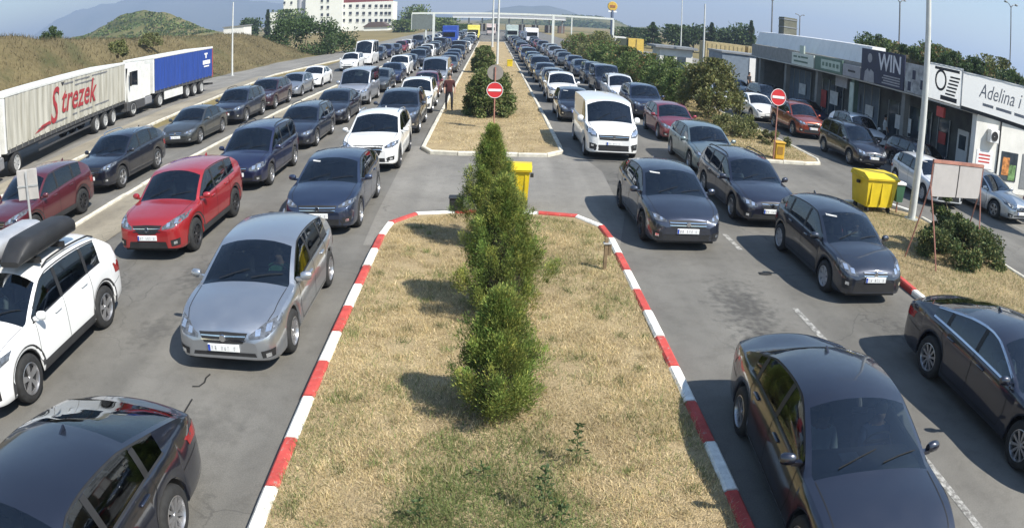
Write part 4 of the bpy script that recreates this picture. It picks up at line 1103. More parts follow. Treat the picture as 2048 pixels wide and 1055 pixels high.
# rough grass on the banks
def on_bank(fn, n, tag_, u1):
    u = rng.uniform(0, u1, n); v = rng.uniform(0, 1, n); return np.array([fn(a, b) for a, b in zip(u, v)])
P = on_bank(lambda u, v: bank(u, .22 + .66 * v), 42000, 0, .34)
P = P[P[:, 2] > .05]; c = pick_cols(len(P), [(.14, .115, .06), (.185, .15, .085), (.10, .085, .046), (.08, .085, .04), (.26, .215, .125)]) * (.5 + .75 * vnoise(P[:, 0], P[:, 1], 3.5, 41))[:, None]
blades('bank_grass', P, rng.uniform(.12, .42, len(P)), rng.uniform(.03, .07, len(P)), c, 'tall dry grass covering the left embankment', spread=.5)
P = on_bank(lambda u, v: bank_r(u, v), 16000, 0, .55)
c = pick_cols(len(P), [(.13, .105, .055), (.17, .14, .075), (.09, .09, .04), (.08, .09, .035)]) * (.55 + .7 * vnoise(P[:, 0], P[:, 1], 3, 43))[:, None]
blades('bank_grass', P, rng.uniform(.15, .5, len(P)), rng.uniform(.04, .09, len(P)), c, 'dry grass on the bank behind the shops', spread=.5)

# taller dry tufts standing out of the short lawn
k_ = 260; cx = rng.uniform(-2.0, 2.4, k_); cy_ = rng.uniform(3, 15.5, k_); w_ = rng.integers(0, k_, 15000); x = cx[w_] + rng.normal(size=15000) * .06; y = cy_[w_] + rng.normal(size=15000) * .06
m = near_keep(x, y) & (x > -2.1) & (x < 2.5); x, y = x[m], y[m]; tone = rng.uniform(.55, 1.25, k_)[w_][m]; gg = (rng.uniform(size=k_) < .35)[w_][m]
c = np.where(gg[:, None], pick_cols(len(x), FRESH), pick_cols(len(x), STRAW)) * tone[:, None]
blades('dry_tufts', np.stack([x, y, np.full(len(x), .083)], 1), rng.uniform(.06, .15, len(x)), rng.uniform(.005, .011, len(x)), c, 'scattered taller tufts in the near median lawn', spread=.7)
# weeds growing through the near lawn
def weed(loc, h, n, label, spread=.16):
    root = empty('tall_weed', loc); tag(root, label, 'weed', 'weeds on the near median')
    MB().tube([(0, 0, -.02), (.01, 0, h * .5), (-.01, .01, h)], .007, 5, .003).build('stem', plain('weed_stem', (.05, .06, .02), .8), root)
    P = []; D = []
    for i in range(n):
        z = h * (.25 + .75 * i / n); a = i * 2.4; r = spread * (1.15 - z / h)
        for k in range(7):
            q = rng.uniform(.2, 1); P.append((r * q * math.cos(a) + rng.normal() * .01, r * q * math.sin(a) + rng.normal() * .01, z + q * .03)); D.append((math.cos(a), math.sin(a), .25 + rng.normal() * .3))
    P, D = np.array(P), np.array(D)
    foliage('foliage', P, D, rng.uniform(.03, .06, len(P)), rng.uniform(.012, .025, len(P)), pick_cols(len(P), DARKG), LEAF, root)
for px, py, h, n, lb in ((1085, 1030, .62, 26, 'tall dark weed with a bare stem left of its neighbour'), (1150, 930, .55, 24, 'tall dark weed nearest the right kerb'), (1120, 1052, .30, 12, 'low dark weed at the foot of the tall weed'),
                         (965, 960, .22, 8, 'small branching weed in the green grass patch'), (840, 1050, .35, 14, 'dark weed at the left edge of the green patch')):
    p = on_ground(px, py, .085); weed((p.x, p.y, .085), h, n, lb)

bush('bush', (-.03, 33.4, .09), 1.12, 1.1, 2.2, 20000, GREENS + OLIVE, 'round green bush behind the no entry sign on the far median', group='bushes on the far median', size=.10, clumps=110)
bush('bush', (-.55, 59.8, .09), 1.0, 1.1, 2.25, 11000, GREENS + OLIVE, 'round green bush farther along the median, left of the white mast', group='bushes on the far median', size=.13, clumps=80)
bush('conifer_shrub', (11.75, 13.9, .085), 1.45, 1.0, .95, 18000, OLIVE + DARKG, 'low spreading conifer shrub under the blank notice board', cat='shrub', size=.075, clumps=50, mat=NEEDLE)
bush('conifer_shrub', (11.75, 14.7, .085), .60, .60, 1.55, 8000, OLIVE + DARKG + GREENS, 'upright conifer shrub behind the low one at the notice board', cat='shrub', size=.075, clumps=30, mat=NEEDLE)
bush('shrub', (11.1, 31.4, .085), 1.5, 1.3, .95, 5000, OLIVE, 'low grey green shrub in front of the olive green tree', cat='shrub', size=.10, clumps=40)
bush('shrub', (12.3, 29.6, .085), .9, .9, .55, 2200, OLIVE + [(.12, .09, .05)], 'smallest dry shrub near the right no entry sign', cat='shrub', size=.09, clumps=20)
bush('leafy_tree', (11.3, 36.4, .085), 1.75, 1.9, 3.2, 12000, OLIVE + [(.11, .12, .03), (.14, .13, .045)], 'olive green bushy tree at the near end of the hedge', cat='tree', group='trees and bushes of the hedge', size=.15, clumps=70, z0=.4)
HEDGE = [(11.3, 41.5, 1.5, 2.6, 'dense green bush next to the olive tree in the hedge'), (11.2, 46, 1.7, 2.7, 'dense green bush second behind the olive tree'), (11.4, 51, 1.8, 2.6, 'brown tinged green bush third behind the olive tree'),
         (11.2, 56.5, 1.9, 2.4, 'green bush fourth behind the olive tree'), (11.6, 62.5, 2.0, 2.6, 'brown tinged bush fifth behind the olive tree'), (11.2, 69, 2.1, 2.5, 'green bush sixth behind the olive tree'),
         (11.8, 76, 2.2, 2.6, 'green bush seventh behind the olive tree'), (12.4, 84, 2.5, 3.6, 'tall yellow green tree in the hedge beyond the row of bushes'), (11.8, 92, 2.2, 3.2, 'green bush beyond the tall hedge tree'), (11.6, 100, 2.2, 2.8, 'green bush at the far end of the hedge')]
for i, (x, y, r, h, lb) in enumerate(HEDGE):
    bush('bush' if 'tree in' not in lb else 'leafy_tree', (x, y, .08), r, 3.0, h, 6500 if i < 4 else 3500, (GREENS if i in (0, 1, 3, 5) else (OLIVE if i == 7 else RUSTG)), lb, cat='bush' if 'tree in' not in lb else 'tree', group='trees and bushes of the hedge', size=.15 if i < 4 else .22, clumps=45)
# vegetation on the left bank
p = at_y(665, 100, 100); bush('bush', (-26.5, 101, 0), 7.0, 5.0, 5.2, 9000, DARKG, 'large dark green thicket at the end of the left embankment', cat='bush', size=.35, clumps=60)
for px, d, h, r, lb, pal in ((100, 62, 2.0, 1.6, 'dark round bush alone on the left embankment crest', DARKG),):
    q = at_y(px, 58, d); bush('bush', (q.x, q.y, 5.6), r, r, h, 2500, pal, lb, group='bushes on the embankments', size=.22, clumps=25)
for px, py, y, r, h, lb in ((235, 105, 47, 1.0, 1.3, 'brown green shrub halfway up the bank above the white trailer'), (300, 85, 62, 1.3, 1.3, 'brown green shrub on the bank above the blue trailer')):
    q = at_y(px, py, y); bush('shrub', (q.x, y, max(0, q.z - .4)), r, r, h, 2200, OLIVE, lb, cat='shrub', group='bushes on the embankments', size=.16, clumps=25)
for i, (px, lb) in enumerate(((1748, 'first dark bush on the bank crest left of the floodlight mast'), (1772, 'dark green bush on the bank above the navy billboard'), (1802, 'tall dark bush on the bank just left of the lamp post'), (1838, 'dense bush on the bank half hidden by the lamp post'), (1868, 'scrubby bush on the bank right of the lamp post'), (1896, 'olive bush on the bank above the machine parts banner'),
                              (1925, 'dry green bush on the bank above the white script banner'), (1956, 'low dry bush on the bank crest near the right edge'), (1990, 'green bush on the bank crest beside the angled lamp post'), (2030, 'last bush on the bank at the right edge'))):
    d = ray(px, 90); xx = 32.2 + 1.6 * (i % 3); t = xx / d.x; y = d.y * t
    bush('bush', (xx, y, crest_r(min(84, max(8, y))) - .75), 2.1, 2.3, 1.9 - .25 * (i % 4), 2600, (DARKG, RUSTG, OLIVE)[i % 3], lb, group='bushes on the embankments', size=.22, clumps=35)
def tree(name, loc, h, r, n, pal, label, shape='round', size=.4, group=None, z0=.25):
    root = empty(name, loc); tag(root, label, 'tree', group)
    if shape == 'cone':
        t = rng.uniform(0, 1, n) ** .8; a = rng.uniform(0, 2 * PI, n); lay = .75 + .25 * np.sin(t * 26)
        rr = r * (1 - t) ** .8 * lay * rng.uniform(.3, 1.0, n); P = np.stack([rr * np.cos(a), rr * np.sin(a), h * (.08 + .92 * t)], 1)
        D = np.stack([np.cos(a), np.sin(a), rng.normal(size=n) * .3 - .1], 1)
    else:
        k = 34; u = rng.normal(size=(k, 3)); u /= np.linalg.norm(u, axis=1, keepdims=True); u *= rng.uniform(.3, .85, (k, 1))
        C = u * np.array([r, r, h * (1 - z0) / 2]) + np.array([0, 0, h * (z0 + (1 - z0) / 2)])
        q = rng.integers(0, k, n); off = rng.normal(size=(n, 3)) * .22 * r; P = C[q] + off; D = off + rng.normal(size=(n, 3)) * .3
        P[:, 2] = np.clip(P[:, 2], .2, h * 1.03)
    foliage('crown', P, D, rng.uniform(.7, 1.3, n) * size, rng.uniform(.4, .7, n) * size, pick_cols(n, pal), LEAF, root)
    tr = MB().tube([(0, 0, -.2), (.05, 0, h * .45), (0, .05, h * .85)], .035 * h, 7, .01 * h)
    for i in range(5):
        a = i * 1.3; tr.tube([(0, 0, h * (.3 + .08 * i)), (r * .5 * math.cos(a), r * .5 * math.sin(a), h * (.5 + .08 * i))], .015 * h, 5, .005 * h)
    tr.build('trunk', BARK, root); return root
def tree_px(px, ptop, d, r, n, pal, label, shape='round', name='leafy_tree', group=None, size=.5):
    q = at_y(px, ptop, d); return tree(name, (q.x, q.y, 0), q.z, r, n, pal, label, shape, size, group)
G = 'trees beyond the shop parking'
for i, (px, pt, d, r, sh, lb) in enumerate(((1306, 45, 150, 4.0, 'cone', 'dark layered cedar beyond the parked containers'), (1345, 52, 150, 3.6, 'round', 'dark tree next right of the cedar'), (1368, 50, 152, 2.6, 'cone', 'slim dark conifer between two round trees'),
        (1388, 50, 150, 3.2, 'round', 'dark tree left of the thin lamp post'), (1424, 46, 148, 2.8, 'cone', 'slim dark conifer just right of the thin lamp post'), (1446, 56, 150, 3.5, 'round', 'low round tree behind the tan containers'), (1485, 50, 148, 3.6, 'round', 'dark tree left of the white roof'), (1503, 42, 146, 2.0, 'cone', 'pointed conifer at the end of the white roof'), (1268, 58, 165, 5.0, 'round', 'wide low tree left of the cedar'))):
    tree_px(px, pt, d, r, 1500, DARKG, lb, sh, 'conifer_tree' if sh == 'cone' else 'leafy_tree', G, .7)
G = 'trees round the white hotel'
for px, pt, d, r, sh, lb in ((575, 22, 215, 6.5, 'round', 'broad green tree in front of the hotel stair tower'), (536, 20, 210, 1.6, 'cone', 'slim dark cypress at the left of the hotel'), (507, 38, 205, 2.6, 'round', 'dark tree beside the pale low building'), (494, 38, 207, 2.2, 'round', 'small dark tree right of the lamp mast'),
                             (607, 35, 200, 3.5, 'round', 'small tree at the foot of the hotel'), (833, 12, 260, 6.0, 'round', 'tall round green tree right of the hotel'), (812, 42, 240, 5.0, 'round', 'low green tree behind the road sign gantry'), (885, 38, 250, 6, 'round', 'green tree behind the left gantry leg'), (915, 50, 240, 4, 'round', 'yellow green tree near the border canopy')):
    tree_px(px, pt, d, r, 1800, GREENS if 'green' in lb else DARKG, lb, sh, 'conifer_tree' if sh == 'cone' else 'leafy_tree', G, .9)
n = 5200; px = rng.uniform(150, 470, n); fh = pchip([(120, 82), (180, 66), (215, 46), (245, 30), (275, 23), (310, 24), (345, 30), (385, 46), (430, 62), (480, 70)])
k = rng.uniform(0, 1, n); P = np.array([at_y(a, fh(a) + (78 - fh(a)) * b * .98 + 1, 262 - 32 * b) for a, b in zip(px, k)])
cl = vnoise(P[:, 0], P[:, 2] * 2.2, 2.6, 51); P = P[cl > .45]
V, F, C = leaves(P, rng.normal(size=P.shape), rng.uniform(.5, 1.5, len(P)), rng.uniform(.5, 1.2, len(P)), pick_cols(len(P), DARKG + GREENS + OLIVE))
tag(npobj('hill_scrub', V, F, LEAF, None, C), 'scattered scrub on the hill beyond the lorries', 'scrub', kind='stuff')
n = 5000; px = rng.uniform(950, 1400, n); fh2 = pchip([(930, 52), (985, 38), (1050, 31), (1120, 30), (1180, 32), (1225, 38), (1255, 52), (1290, 62), (1330, 70), (1420, 88)])
P = np.array([at_y(a, fh2(a) + 22 * b + .5, 800 - 150 * b) for a, b in zip(px, rng.uniform(0, 1, n))])
V, F, C = leaves(P, rng.normal(size=P.shape), rng.uniform(2, 5, n), rng.uniform(2, 4, n), pick_cols(n, DARKG))
tag(npobj('hill_wood', V, F, LEAF, None, C), 'dark wood covering the hill beyond the border post', 'wood', kind='stuff')

# ================================================================== BUILDINGS
CONC = plain('grey_render', (.20, .20, .19), .85, var=.15, scale=1.5, coord='pos'); DKWALL = plain('dark_shop_wall', (.10, .105, .10), .8, var=.25, scale=1.2, coord='pos')
WHWALL = plain('white_render', (.66, .65, .61), .85, var=.08, scale=1.2, coord='pos'); WHMETAL = plain('white_metal', (.74, .74, .73), .5, var=.05, scale=1, coord='pos')
STEEL = plain('galvanised_steel', (.42, .43, .43), .5, .4, var=.12, scale=4); GREYMETAL = plain('grey_metal', (.24, .25, .26), .55, .3)
SHOPGLASS = plain('shop_glass', (.05, .065, .08), .08, var=.5, scale=.8, coord='pos'); GREENP = plain('green_panel', (.10, .17, .13), .6); PALEGREEN = plain('pale_green_panel', (.42, .50, .44), .6)
NAVY = plain('navy_print', (.012, .016, .05), .5, var=.2); GREYPRINT = plain('grey_print', (.30, .30, .32), .6); REDP = plain('red_panel', (.50, .06, .05), .5); TAN = plain('tan_container', (.36, .29, .15), .6, var=.15, coord='pos')
YEL = plain('yellow_plastic', (.60, .45, .015), .45, var=.1); YELOLD = plain('ochre_metal', (.52, .30, .02), .55); BLUEGREY = plain('blue_grey_shutter', (.16, .20, .25), .6); ROOFRED = plain('red_roof', (.16, .035, .035), .8); HOTELW = plain('hotel_white', (.70, .70, .64), .8, var=.04, scale=.2, coord='pos')
WINDARK = plain('hotel_window', (.03, .035, .05), .15, var=.4, scale=.3, coord='pos')
def thing(name, label, cat, loc=(0, 0, 0), rz=0, group=None): return tag(empty(name, loc, rz), label, cat, group)
FX = 20.0
shop = thing('shop_row', 'long low row of dark shops with a flat roof behind the parked cars', 'building', (FX, 21.6, 0))
def S(name, mat, *bs, smooth=False):
    mb = MB()
    for q in bs: mb.box(*q)
    mb.v = [(a - FX, b - 21.6, c) for a, b, c in mb.v]
    return mb.build(name, mat, shop)
S('back_wall', DKWALL, (22.6, 22.9, 26.55, 53, 0, 3.28)); S('end_wall', CONC, (20.3, 26, 53, 53.3, 0, 4.1)); S('roof', plain('flat_roof_felt', (.16, .16, .155), .9), (20.12, 26.5, 23.7, 53.6, 3.30, 3.46))
S('fascia', plain('fascia_grey', (.24, .24, .235), .7), (20.02, 20.11, 27.9, 53.6, 3.28, 4.20))
S('gutter', plain('gutter_white', (.45, .45, .43), .6), (19.90, 20.0, 23.7, 53.6, 3.20, 3.27))
for y in (30.6, 36.4, 41.5, 46.8, 52): S('column', CONC if y != 36.4 else GREENP, (20.15, 20.48, y - .17, y + .17, 0, 3.28))
for i, (y0, y1, z0, z1, m) in enumerate(((29.2, 30.3, .4, 2.3, SHOPGLASS), (31, 35.8, .3, 2.4, SHOPGLASS), (37, 41, .0, 2.9, BLUEGREY), (42, 46.3, .2, 2.6, SHOPGLASS), (47.3, 51.5, 0, 2.8, BLUEGREY))):
    w = S('shop_window', m, (22.53, 22.59, y0, y1, z0, z1))
    k = int((y1 - y0) / 1.0)
    for q in range(k + 1):
        yy = y0 + (y1 - y0) * q / k; mb = MB().box(22.49 - FX, 22.525 - FX, yy - .03 - 21.6, yy + .03 - 21.6, z0, z1); mb.build('mullion', STEEL, w)
d = S('door', WHMETAL, (22.5, 22.59, 27.4, 28.4, 0, 2.05)); MB().box(22.47 - FX, 22.495 - FX, 27.6 - 21.6, 28.2 - 21.6, 1.1, 1.8).build('pane', SHOPGLASS, d)
for y0, y1, z0, z1, m in ((37.6, 38.6, 1.0, 1.7, LET_WHITE), (33.0, 34.8, .9, 1.7, LET_WHITE), (31.3, 32.2, 1.2, 2.0, PALEGREEN), (42.6, 43.8, 1.0, 1.9, LET_WHITE), (44.4, 45.4, .6, 1.8, REDP), (29.4, 30.1, 1.0, 1.6, REDP), (39.4, 40.4, 1.2, 2.2, BLUEGREY), (48.0, 49.2, 1.0, 1.8, LET_WHITE)):
    S('poster', m, (22.42, 22.45, y0, y1, z0, z1))
S('hanging_board', GREYPRINT, (20.6, 20.66, 38.0, 39.6, 2.5, 3.2))
S('vertical_sign', PALEGREEN, (20.08, 20.14, 36.15, 36.65, .8, 3.0))
def roof_band():
    r = thing('white_roof', 'bright white sheet metal roof rising over the far shops', 'roof', (20.6, 44, 0))
    mb = MB(); n = 24
    for i in range(n):
        y0, y1 = 35.6 + 18.8 * i / n, 35.6 + 18.8 * (i + 1) / n - .03
        MB().add([(0, y0 - 44, 4.22), (0, y1 - 44, 4.22), (.35, y1 - 44, 5.28), (.35, y0 - 44, 5.28), (1.3, y1 - 44, 5.34), (1.3, y0 - 44, 5.34), (1.3, y1 - 44, 4.22), (1.3, y0 - 44, 4.22)],
                 [(0, 1, 2, 3), (3, 2, 4, 5), (5, 4, 6, 7), (0, 3, 5, 7), (1, 6, 4, 2)]).build('roof_panel', WHMETAL, r)
roof_band()
t = thing('roof_tower', 'dark square lattice box standing on the shop roof', 'tower', (22.0, 51, 3.46))
MB().box(-.55, .55, -.55, .55, .0, 3.2).build('cladding', plain('tower_cladding', (.13, .13, .10), .8), t)
for z in (.6, 1.2, 1.8, 2.4, 3.0):
    MB().box(-.58, .58, -.58, .58, z, z + .08).build('rail', GREYMETAL, t)
def banner_mat(name, col):
    m = bpy.data.materials.new(name); m.use_nodes = True; nt = m.node_tree; b = nt.nodes['Principled BSDF']; b.inputs['Base Color'].default_value = (*col, 1); setp(b, Roughness=.5)
    t = nt.nodes.new('ShaderNodeBsdfTranslucent'); t.inputs['Color'].default_value = (*col, 1); mx = nt.nodes.new('ShaderNodeMixShader'); mx.inputs[0].default_value = .5
    nt.links.new(b.outputs[0], mx.inputs[1]); nt.links.new(t.outputs[0], mx.inputs[2]); nt.links.new(mx.outputs[0], nt.nodes['Material Output'].inputs['Surface']); return m
BANNER = banner_mat('translucent_banner', (.80, .80, .78))
def banner(label, y0, y1, z0, z1, x=19.86):
    r = thing('sign_banner', label, 'sign', (x, (y0 + y1) / 2, z0), 0, 'sign boards on the shop front'); h = (y1 - y0) / 2; n = 24
    V = [(.012 * math.sin(i * 1.7 + j) - .04, -h + 2 * h * i / n, (z1 - z0) * j / 4) for j in range(5) for i in range(n + 1)]
    F = [(j * (n + 1) + i, j * (n + 1) + i + 1, (j + 1) * (n + 1) + i + 1, (j + 1) * (n + 1) + i) for j in range(4) for i in range(n)]
    npobj('sheet', V, F, BANNER, r, smooth=True)
    for zz in (0, z1 - z0): MB().tube([(.0, -h, zz), (.0, h, zz)], .025, 6).build('frame_tube', STEEL, r)
    for yy in (-h, h): MB().tube([(.0, yy, 0), (.0, yy, z1 - z0)], .025, 6).build('frame_tube', STEEL, r)
    return r
def board(label, y0, y1, z0, z1, mat, x=19.86, th=.10, name='sign_board', group='sign boards on the shop front'):
    r = thing(name, label, 'sign', (x, (y0 + y1) / 2, z0), 0, group)
    MB().bbox(-th / 2, th / 2, -(y1 - y0) / 2, (y1 - y0) / 2, 0, z1 - z0, .012).build('panel', mat, r)
    return r
def put_text(parent, txt, size, dy, z, mat, shear=0, width=1, off=.056, bold=0):
    me = text_mesh(txt, size, mat, .003, shear, width, bold)
    me.transform(Matrix(((0, 0, -1, -off), (-1, 0, 0, dy), (0, 1, 0, z), (0, 0, 0, 1))))
    o = link(bpy.data.objects.new('lettering', me), parent); o['kind'] = 'stuff'; return o
w = board('large navy billboard reading WIN with a pale figure', 30.2, 34.9, 3.29, 5.1, NAVY)
put_text(w, 'WIN', 1.25, -.85, 1.18, plain('pale_print', (.62, .62, .66), .6), 0, .95, bold=.025)
for i in range(4):
    MB().box(-.058, -.052, -2.0, -.1 - .15 * (i % 2), .12 + i * .13, .19 + i * .13).build('small_print', GREYPRINT, w)
mb = MB(); mb.lathe([(.0, .0), (.22, .0), (.26, .01)], 14, 'X', Matrix.Translation((-.062, 1.35, 1.32)))
mb.prism([(.75, .0), (1.95, .0), (1.85, .55), (1.55, .72), (1.38, .55), (1.2, .72), (.85, .58)], -.064, -.052, 'X'); mb.build('printed_figure', GREYPRINT, w)
b1 = board('pale poster panels between the navy billboard and the lamp post', 27.9, 30.1, 3.29, 4.75, plain('poster_grey', (.33, .34, .35), .7, var=.4, scale=2.5))
for yy, zz in ((-.6, .5), (.2, .9), (.6, .3)): MB().box(-.06, -.052, yy - .15, yy + .15, zz - .2, zz + .25).build('poster_print', NAVY, b1)
b2 = banner('white advert banner printed with dark machine parts', 25.0, 27.8, 3.33, 5.0)
mb = MB(); mb.lathe([(.38, 0), (.50, 0), (.50, .008), (.38, .008)], 18, 'X', Matrix.Translation((-.062, .35, .95)), closed=True); mb.build('printed_ring', LET_BLACK, b2)
for i in range(6): MB().box(-.06, -.052, -.35 - i * .07 - .55, -.35 - i * .07 + .25, .35 + i * .16, .43 + i * .16).build('printed_bar', LET_BLACK, b2)
MB().box(-.06, -.052, -1.2, .9, 1.42, 1.55).build('printed_strip', LET_BLACK, b2); MB().box(-.06, -.052, -1.1, .3, .08, .28).build('printed_strip', LET_BLACK, b2)
b3 = banner('long white sign banner with grey script at the right edge', 15.0, 24.9, 3.40, 4.9, x=19.84)
put_text(b3, 'Adelina i Sol', .85, 1.5, .85, GREYPRINT, .3, 1.0, .056)
for i, (a, b) in enumerate(((3.3, 2.5), (2.3, 1.2), (1.0, .1), (-.2, -1.0))): MB().box(-.058, -.052, b, a, .26, .38).build('small_print', GREYPRINT, b3)
MB().box(-.04, .12, -5, 5, -.16, -.01).build('lower_frame', PLASTIC, b3)
for yy in (-4.6, -2.2): MB().box(.06, .18, yy - .06, yy + .06, -3.4, 1.4).build('post', STEEL, b3)
g1 = board('white and green shop sign with a small square emblem above', 41.4, 45.0, 3.29, 4.1, plain('sign_pale', (.60, .64, .58), .6, var=.05)); MB().box(-.05, .05, -.2, .5, .83, 1.35).build('emblem', PALEGREEN, g1)
for a, b, z in ((1.5, .9, .5), (.7, .3, .5), (.2, -.9, .52), (1.4, -.9, .2)): MB().box(-.058, -.052, b, a, z, z + .12).build('print', GREENP, g1)
g2 = board('green framed pale shop sign left of the small pale board', 37.3, 41.2, 3.29, 4.15, GREENP); MB().box(-.06, -.052, -1.7, 1.0, .15, .72).build('inner_panel', PALEGREEN, g2); 
for a in range(5): MB().box(-.068, -.061, -1.5 + a * .5, -1.2 + a * .5, .32, .56).build('print', GREENP, g2)
g3 = board('small pale sign board left of the navy billboard', 35.0, 37.2, 3.29, 4.0, GREYPRINT); MB().box(-.06, -.052, -.5, .4, .30, .42).build('print', LET_BLACK, g3)
# kiosk
k = thing('kiosk', 'small white kiosk with posters and an air conditioner at the end of the shops', 'kiosk', (20.05, 23.9, 0))
MB().prism([(0, 0), (4.3, 0), (4.3, 2.6), (2.3, 2.6), (2.3, .35), (0, .35)], 0, 3.26).build('wall', WHWALL, k); MB().box(-.04, 4.4, -.15, 2.7, 3.262, 3.295).build('roof', CONC, k)
ac = MB().bbox(.75, 1.35, -.30, -.02, 2.15, 2.72, .02).build('air_conditioner', WHMETAL, k); MB().lathe([(.02, 0), (.2, 0), (.22, .02)], 14, 'Z', Matrix.Translation((1.02, -.305, 2.44)) @ Matrix.Rotation(PI / 2, 4, 'X')).build('fan', PLASTIC, ac)
MB().tube([(1.62, -.05, 0), (1.62, -.05, 3.2)], .04, 7).build('drain_pipe', PLASTIC, k)
po = MB().box(.2, 1.3, -.02, -.004, .95, 1.75).build('poster', LET_WHITE, k)
for z in (1.2, 1.35, 1.5): MB().box(.35, 1.1, -.026, -.021, z, z + .07).build('print', REDP, po)
wn_ = MB().box(1.9, 3.1, -.03, -.004, .55, 1.85).build('window', SHOPGLASS, k); MB().box(2.0, 2.5, -.04, -.031, .8, 1.6).build('poster', plain('orange_poster', (.45, .18, .05), .6, var=.6, scale=5), wn_); MB().box(2.5, 3.0, -.04, -.031, .6, 1.3).build('poster', plain('green_poster', (.12, .22, .08), .6, var=.6, scale=5), wn_)
MB().box(3.45, 4.1, -.03, -.004, .3, 1.9).build('door', GREYMETAL, k)
t = thing('red_box_sign', 'small red box sign hanging under the shop canopy', 'sign', (20.3, 27.2, 2.55)); MB().bbox(-.08, .08, -.32, .32, 0, .48, .02).build('box', REDP, t); MB().box(-.02, .02, -.02, .02, .48, .75).build('bracket', PLASTIC, t)
# small buildings beyond
h = thing('grey_hut', 'blue grey hut with a white roller door beyond the shops', 'building', (21.3, 58, 0))
MB().box(-2.3, 2.3, 0, 4, 0, 3.1).build('wall', BLUEGREY, h); MB().box(-2.4, 2.4, -.1, 4.1, 3.102, 3.25).build('roof', GREYMETAL, h); MB().box(.2, 2.0, -.05, -.003, .9, 2.9).build('roller_door', WHMETAL, h)
h = thing('white_hut', 'small white booth with a flat overhanging roof beyond the hedge', 'building', (16.0, 62, 0))
MB().box(-1.5, 1.5, 0, 3, 0, 2.9).build('wall', WHWALL, h); MB().box(-2.0, 1.9, -.4, 3.3, 2.903, 3.1).build('roof', GREYMETAL, h)
for a in (-1.1, .1): MB().box(a, a + .8, -.03, -.003, 1.1, 2.2).build('window', SHOPGLASS, h)
for i, (x0, x1, lb, mt) in enumerate(((22.6, 27.2, 'tan container at the left of two beyond the grey hut', TAN), (27.6, 32.4, 'tan container at the right of two beyond the grey hut', TAN))):
    c = thing('shipping_container', lb, 'container', ((x0 + x1) / 2, 75, 0), 0, 'containers beyond the shops'); hw_ = (x1 - x0) / 2
    MB().box(-hw_, hw_, 0, 2.4, 0, 3.7).build('box', mt, c)
    for q in range(9): MB().box(-hw_ + .25 + q * .5, -hw_ + .45 + q * .5, -.05, -.004, .2, 3.5).build('rib', mt, c)
p = at_y(1272, 95, 110); c = thing('yellow_container', 'yellow box container standing beyond the hedge', 'container', (p.x, 110, 0)); MB().box(-1.2, 1.2, 0, 2.4, 0, 2.6).build('box', plain('container_yellow', (.55, .38, .07), .6), c); MB().box(-.05, .05, -.03, -.004, .1, 2.5).build('door_seam', PLASTIC, c); MB().box(-2.6, -1.21, .2, 2.2, 0, 2.5).build('side_panel', plain('dark_green_panel', (.04, .05, .03), .7), c)
p = at_y(1238, 95, 112); c = thing('white_cabin', 'white site cabin left of the yellow container', 'cabin', (p.x, 112, 0)); MB().box(-1.1, 1.1, 0, 2.4, 0, 2.7).build('wall', WHWALL, c); MB().box(-.7, .5, -.03, -.004, .9, 1.9).build('window', SHOPGLASS, c)
# hotel
HY = 300.0
def hpx(px, py): return at_y(px, py, HY)
xr, xm, xs, xt, xl = hpx(785, 40).x, hpx(686, 40).x, hpx(612, 40).x, hpx(592, 40).x, hpx(530, 40).x
hot = thing('hotel', 'large white hotel with rows of dark windows and a stair tower', 'building', (xm, HY, 0)); HX = xm
def HB(name, mat, x0, x1, y0, y1, z0, z1, par=None): return MB().box(x0 - HX, x1 - HX, y0 - HY, y1 - HY, z0, z1).build(name, mat, par or hot)
w1 = HB('wall', HOTELW, xm + .02, xr, HY, HY + 14, 0, 12.4); HB('roof', ROOFRED, xm + .02, xr - 1.8, HY + .2, HY + 13.8, 12.405, 14.2)
w2 = HB('wall', HOTELW, xs, xm, HY - 1.5, HY + 12, 0, 17); w3 = HB('wall', HOTELW, xl, xt, HY + 2, HY + 14, 0, 10.2); w3b = HB('wall', HOTELW, hpx(565, 30).x, xt - .02, HY + 1.2, HY + 13.9, 0, 15.5)
mb = MB(); mb.lathe([(abs(xs - xt) * .62, 0), (abs(xs - xt) * .62, 20)], 18, 'Z', Matrix.Translation(((xs + xt) / 2 - HX, 3.0, 0))); mb.build('stair_tower', plain('hotel_tower', (.52, .52, .55), .8), hot, smooth=True)
def hwin(px, py, y, w, hh):
    q = at_y(px, py, y); o = MB().box(q.x - w / 2 - HX, q.x + w / 2 - HX, y - .12 - HY, y - .004 - HY, q.z - hh / 2, q.z + hh / 2).build('window', WINDARK, hot)
    MB().box(q.x - w / 2 - .1 - HX, q.x + w / 2 + .1 - HX, y - .22 - HY, y - .122 - HY, q.z - hh / 2 - .18, q.z - hh / 2).build('sill', HOTELW, o)
for py in (12.5, 27, 41.2):
    for px in (687.5, 701, 715, 727.5, 740, 752.5, 763, 772, 779.5): hwin(px, py, HY, 1.15, 1.35)
for py in (1.5, 15, 30, 44):
    for px in (644, 656): hwin(px, py, HY - 1.5, 1.0, 1.35)
for px, py in ((546, 22), (557, 22), (569, 6), (583, 6)): hwin(px, py, HY + (2 if px < 565 else 1.2), .9, 1.2)
q0, q1 = at_y(735, 55, 285), at_y(768, 55, 285); pv = thing('hotel_pavilion', 'dark brown roofed pavilion in front of the hotel', 'building', ((q0.x + q1.x) / 2, 285, 0)); hw_ = (q1.x - q0.x) / 2 + 1.5
MB().box(-hw_, hw_, 0, 8, 0, 1.6).build('wall', HOTELW, pv); MB().prism([(-hw_ - .6, 1.61), (hw_ + .6, 1.61), (hw_ * .5, 3.6), (-hw_ * .5, 3.6)], -.5, 8.5, 'Y').build('roof', plain('brown_roof', (.09, .06, .05), .85), pv)
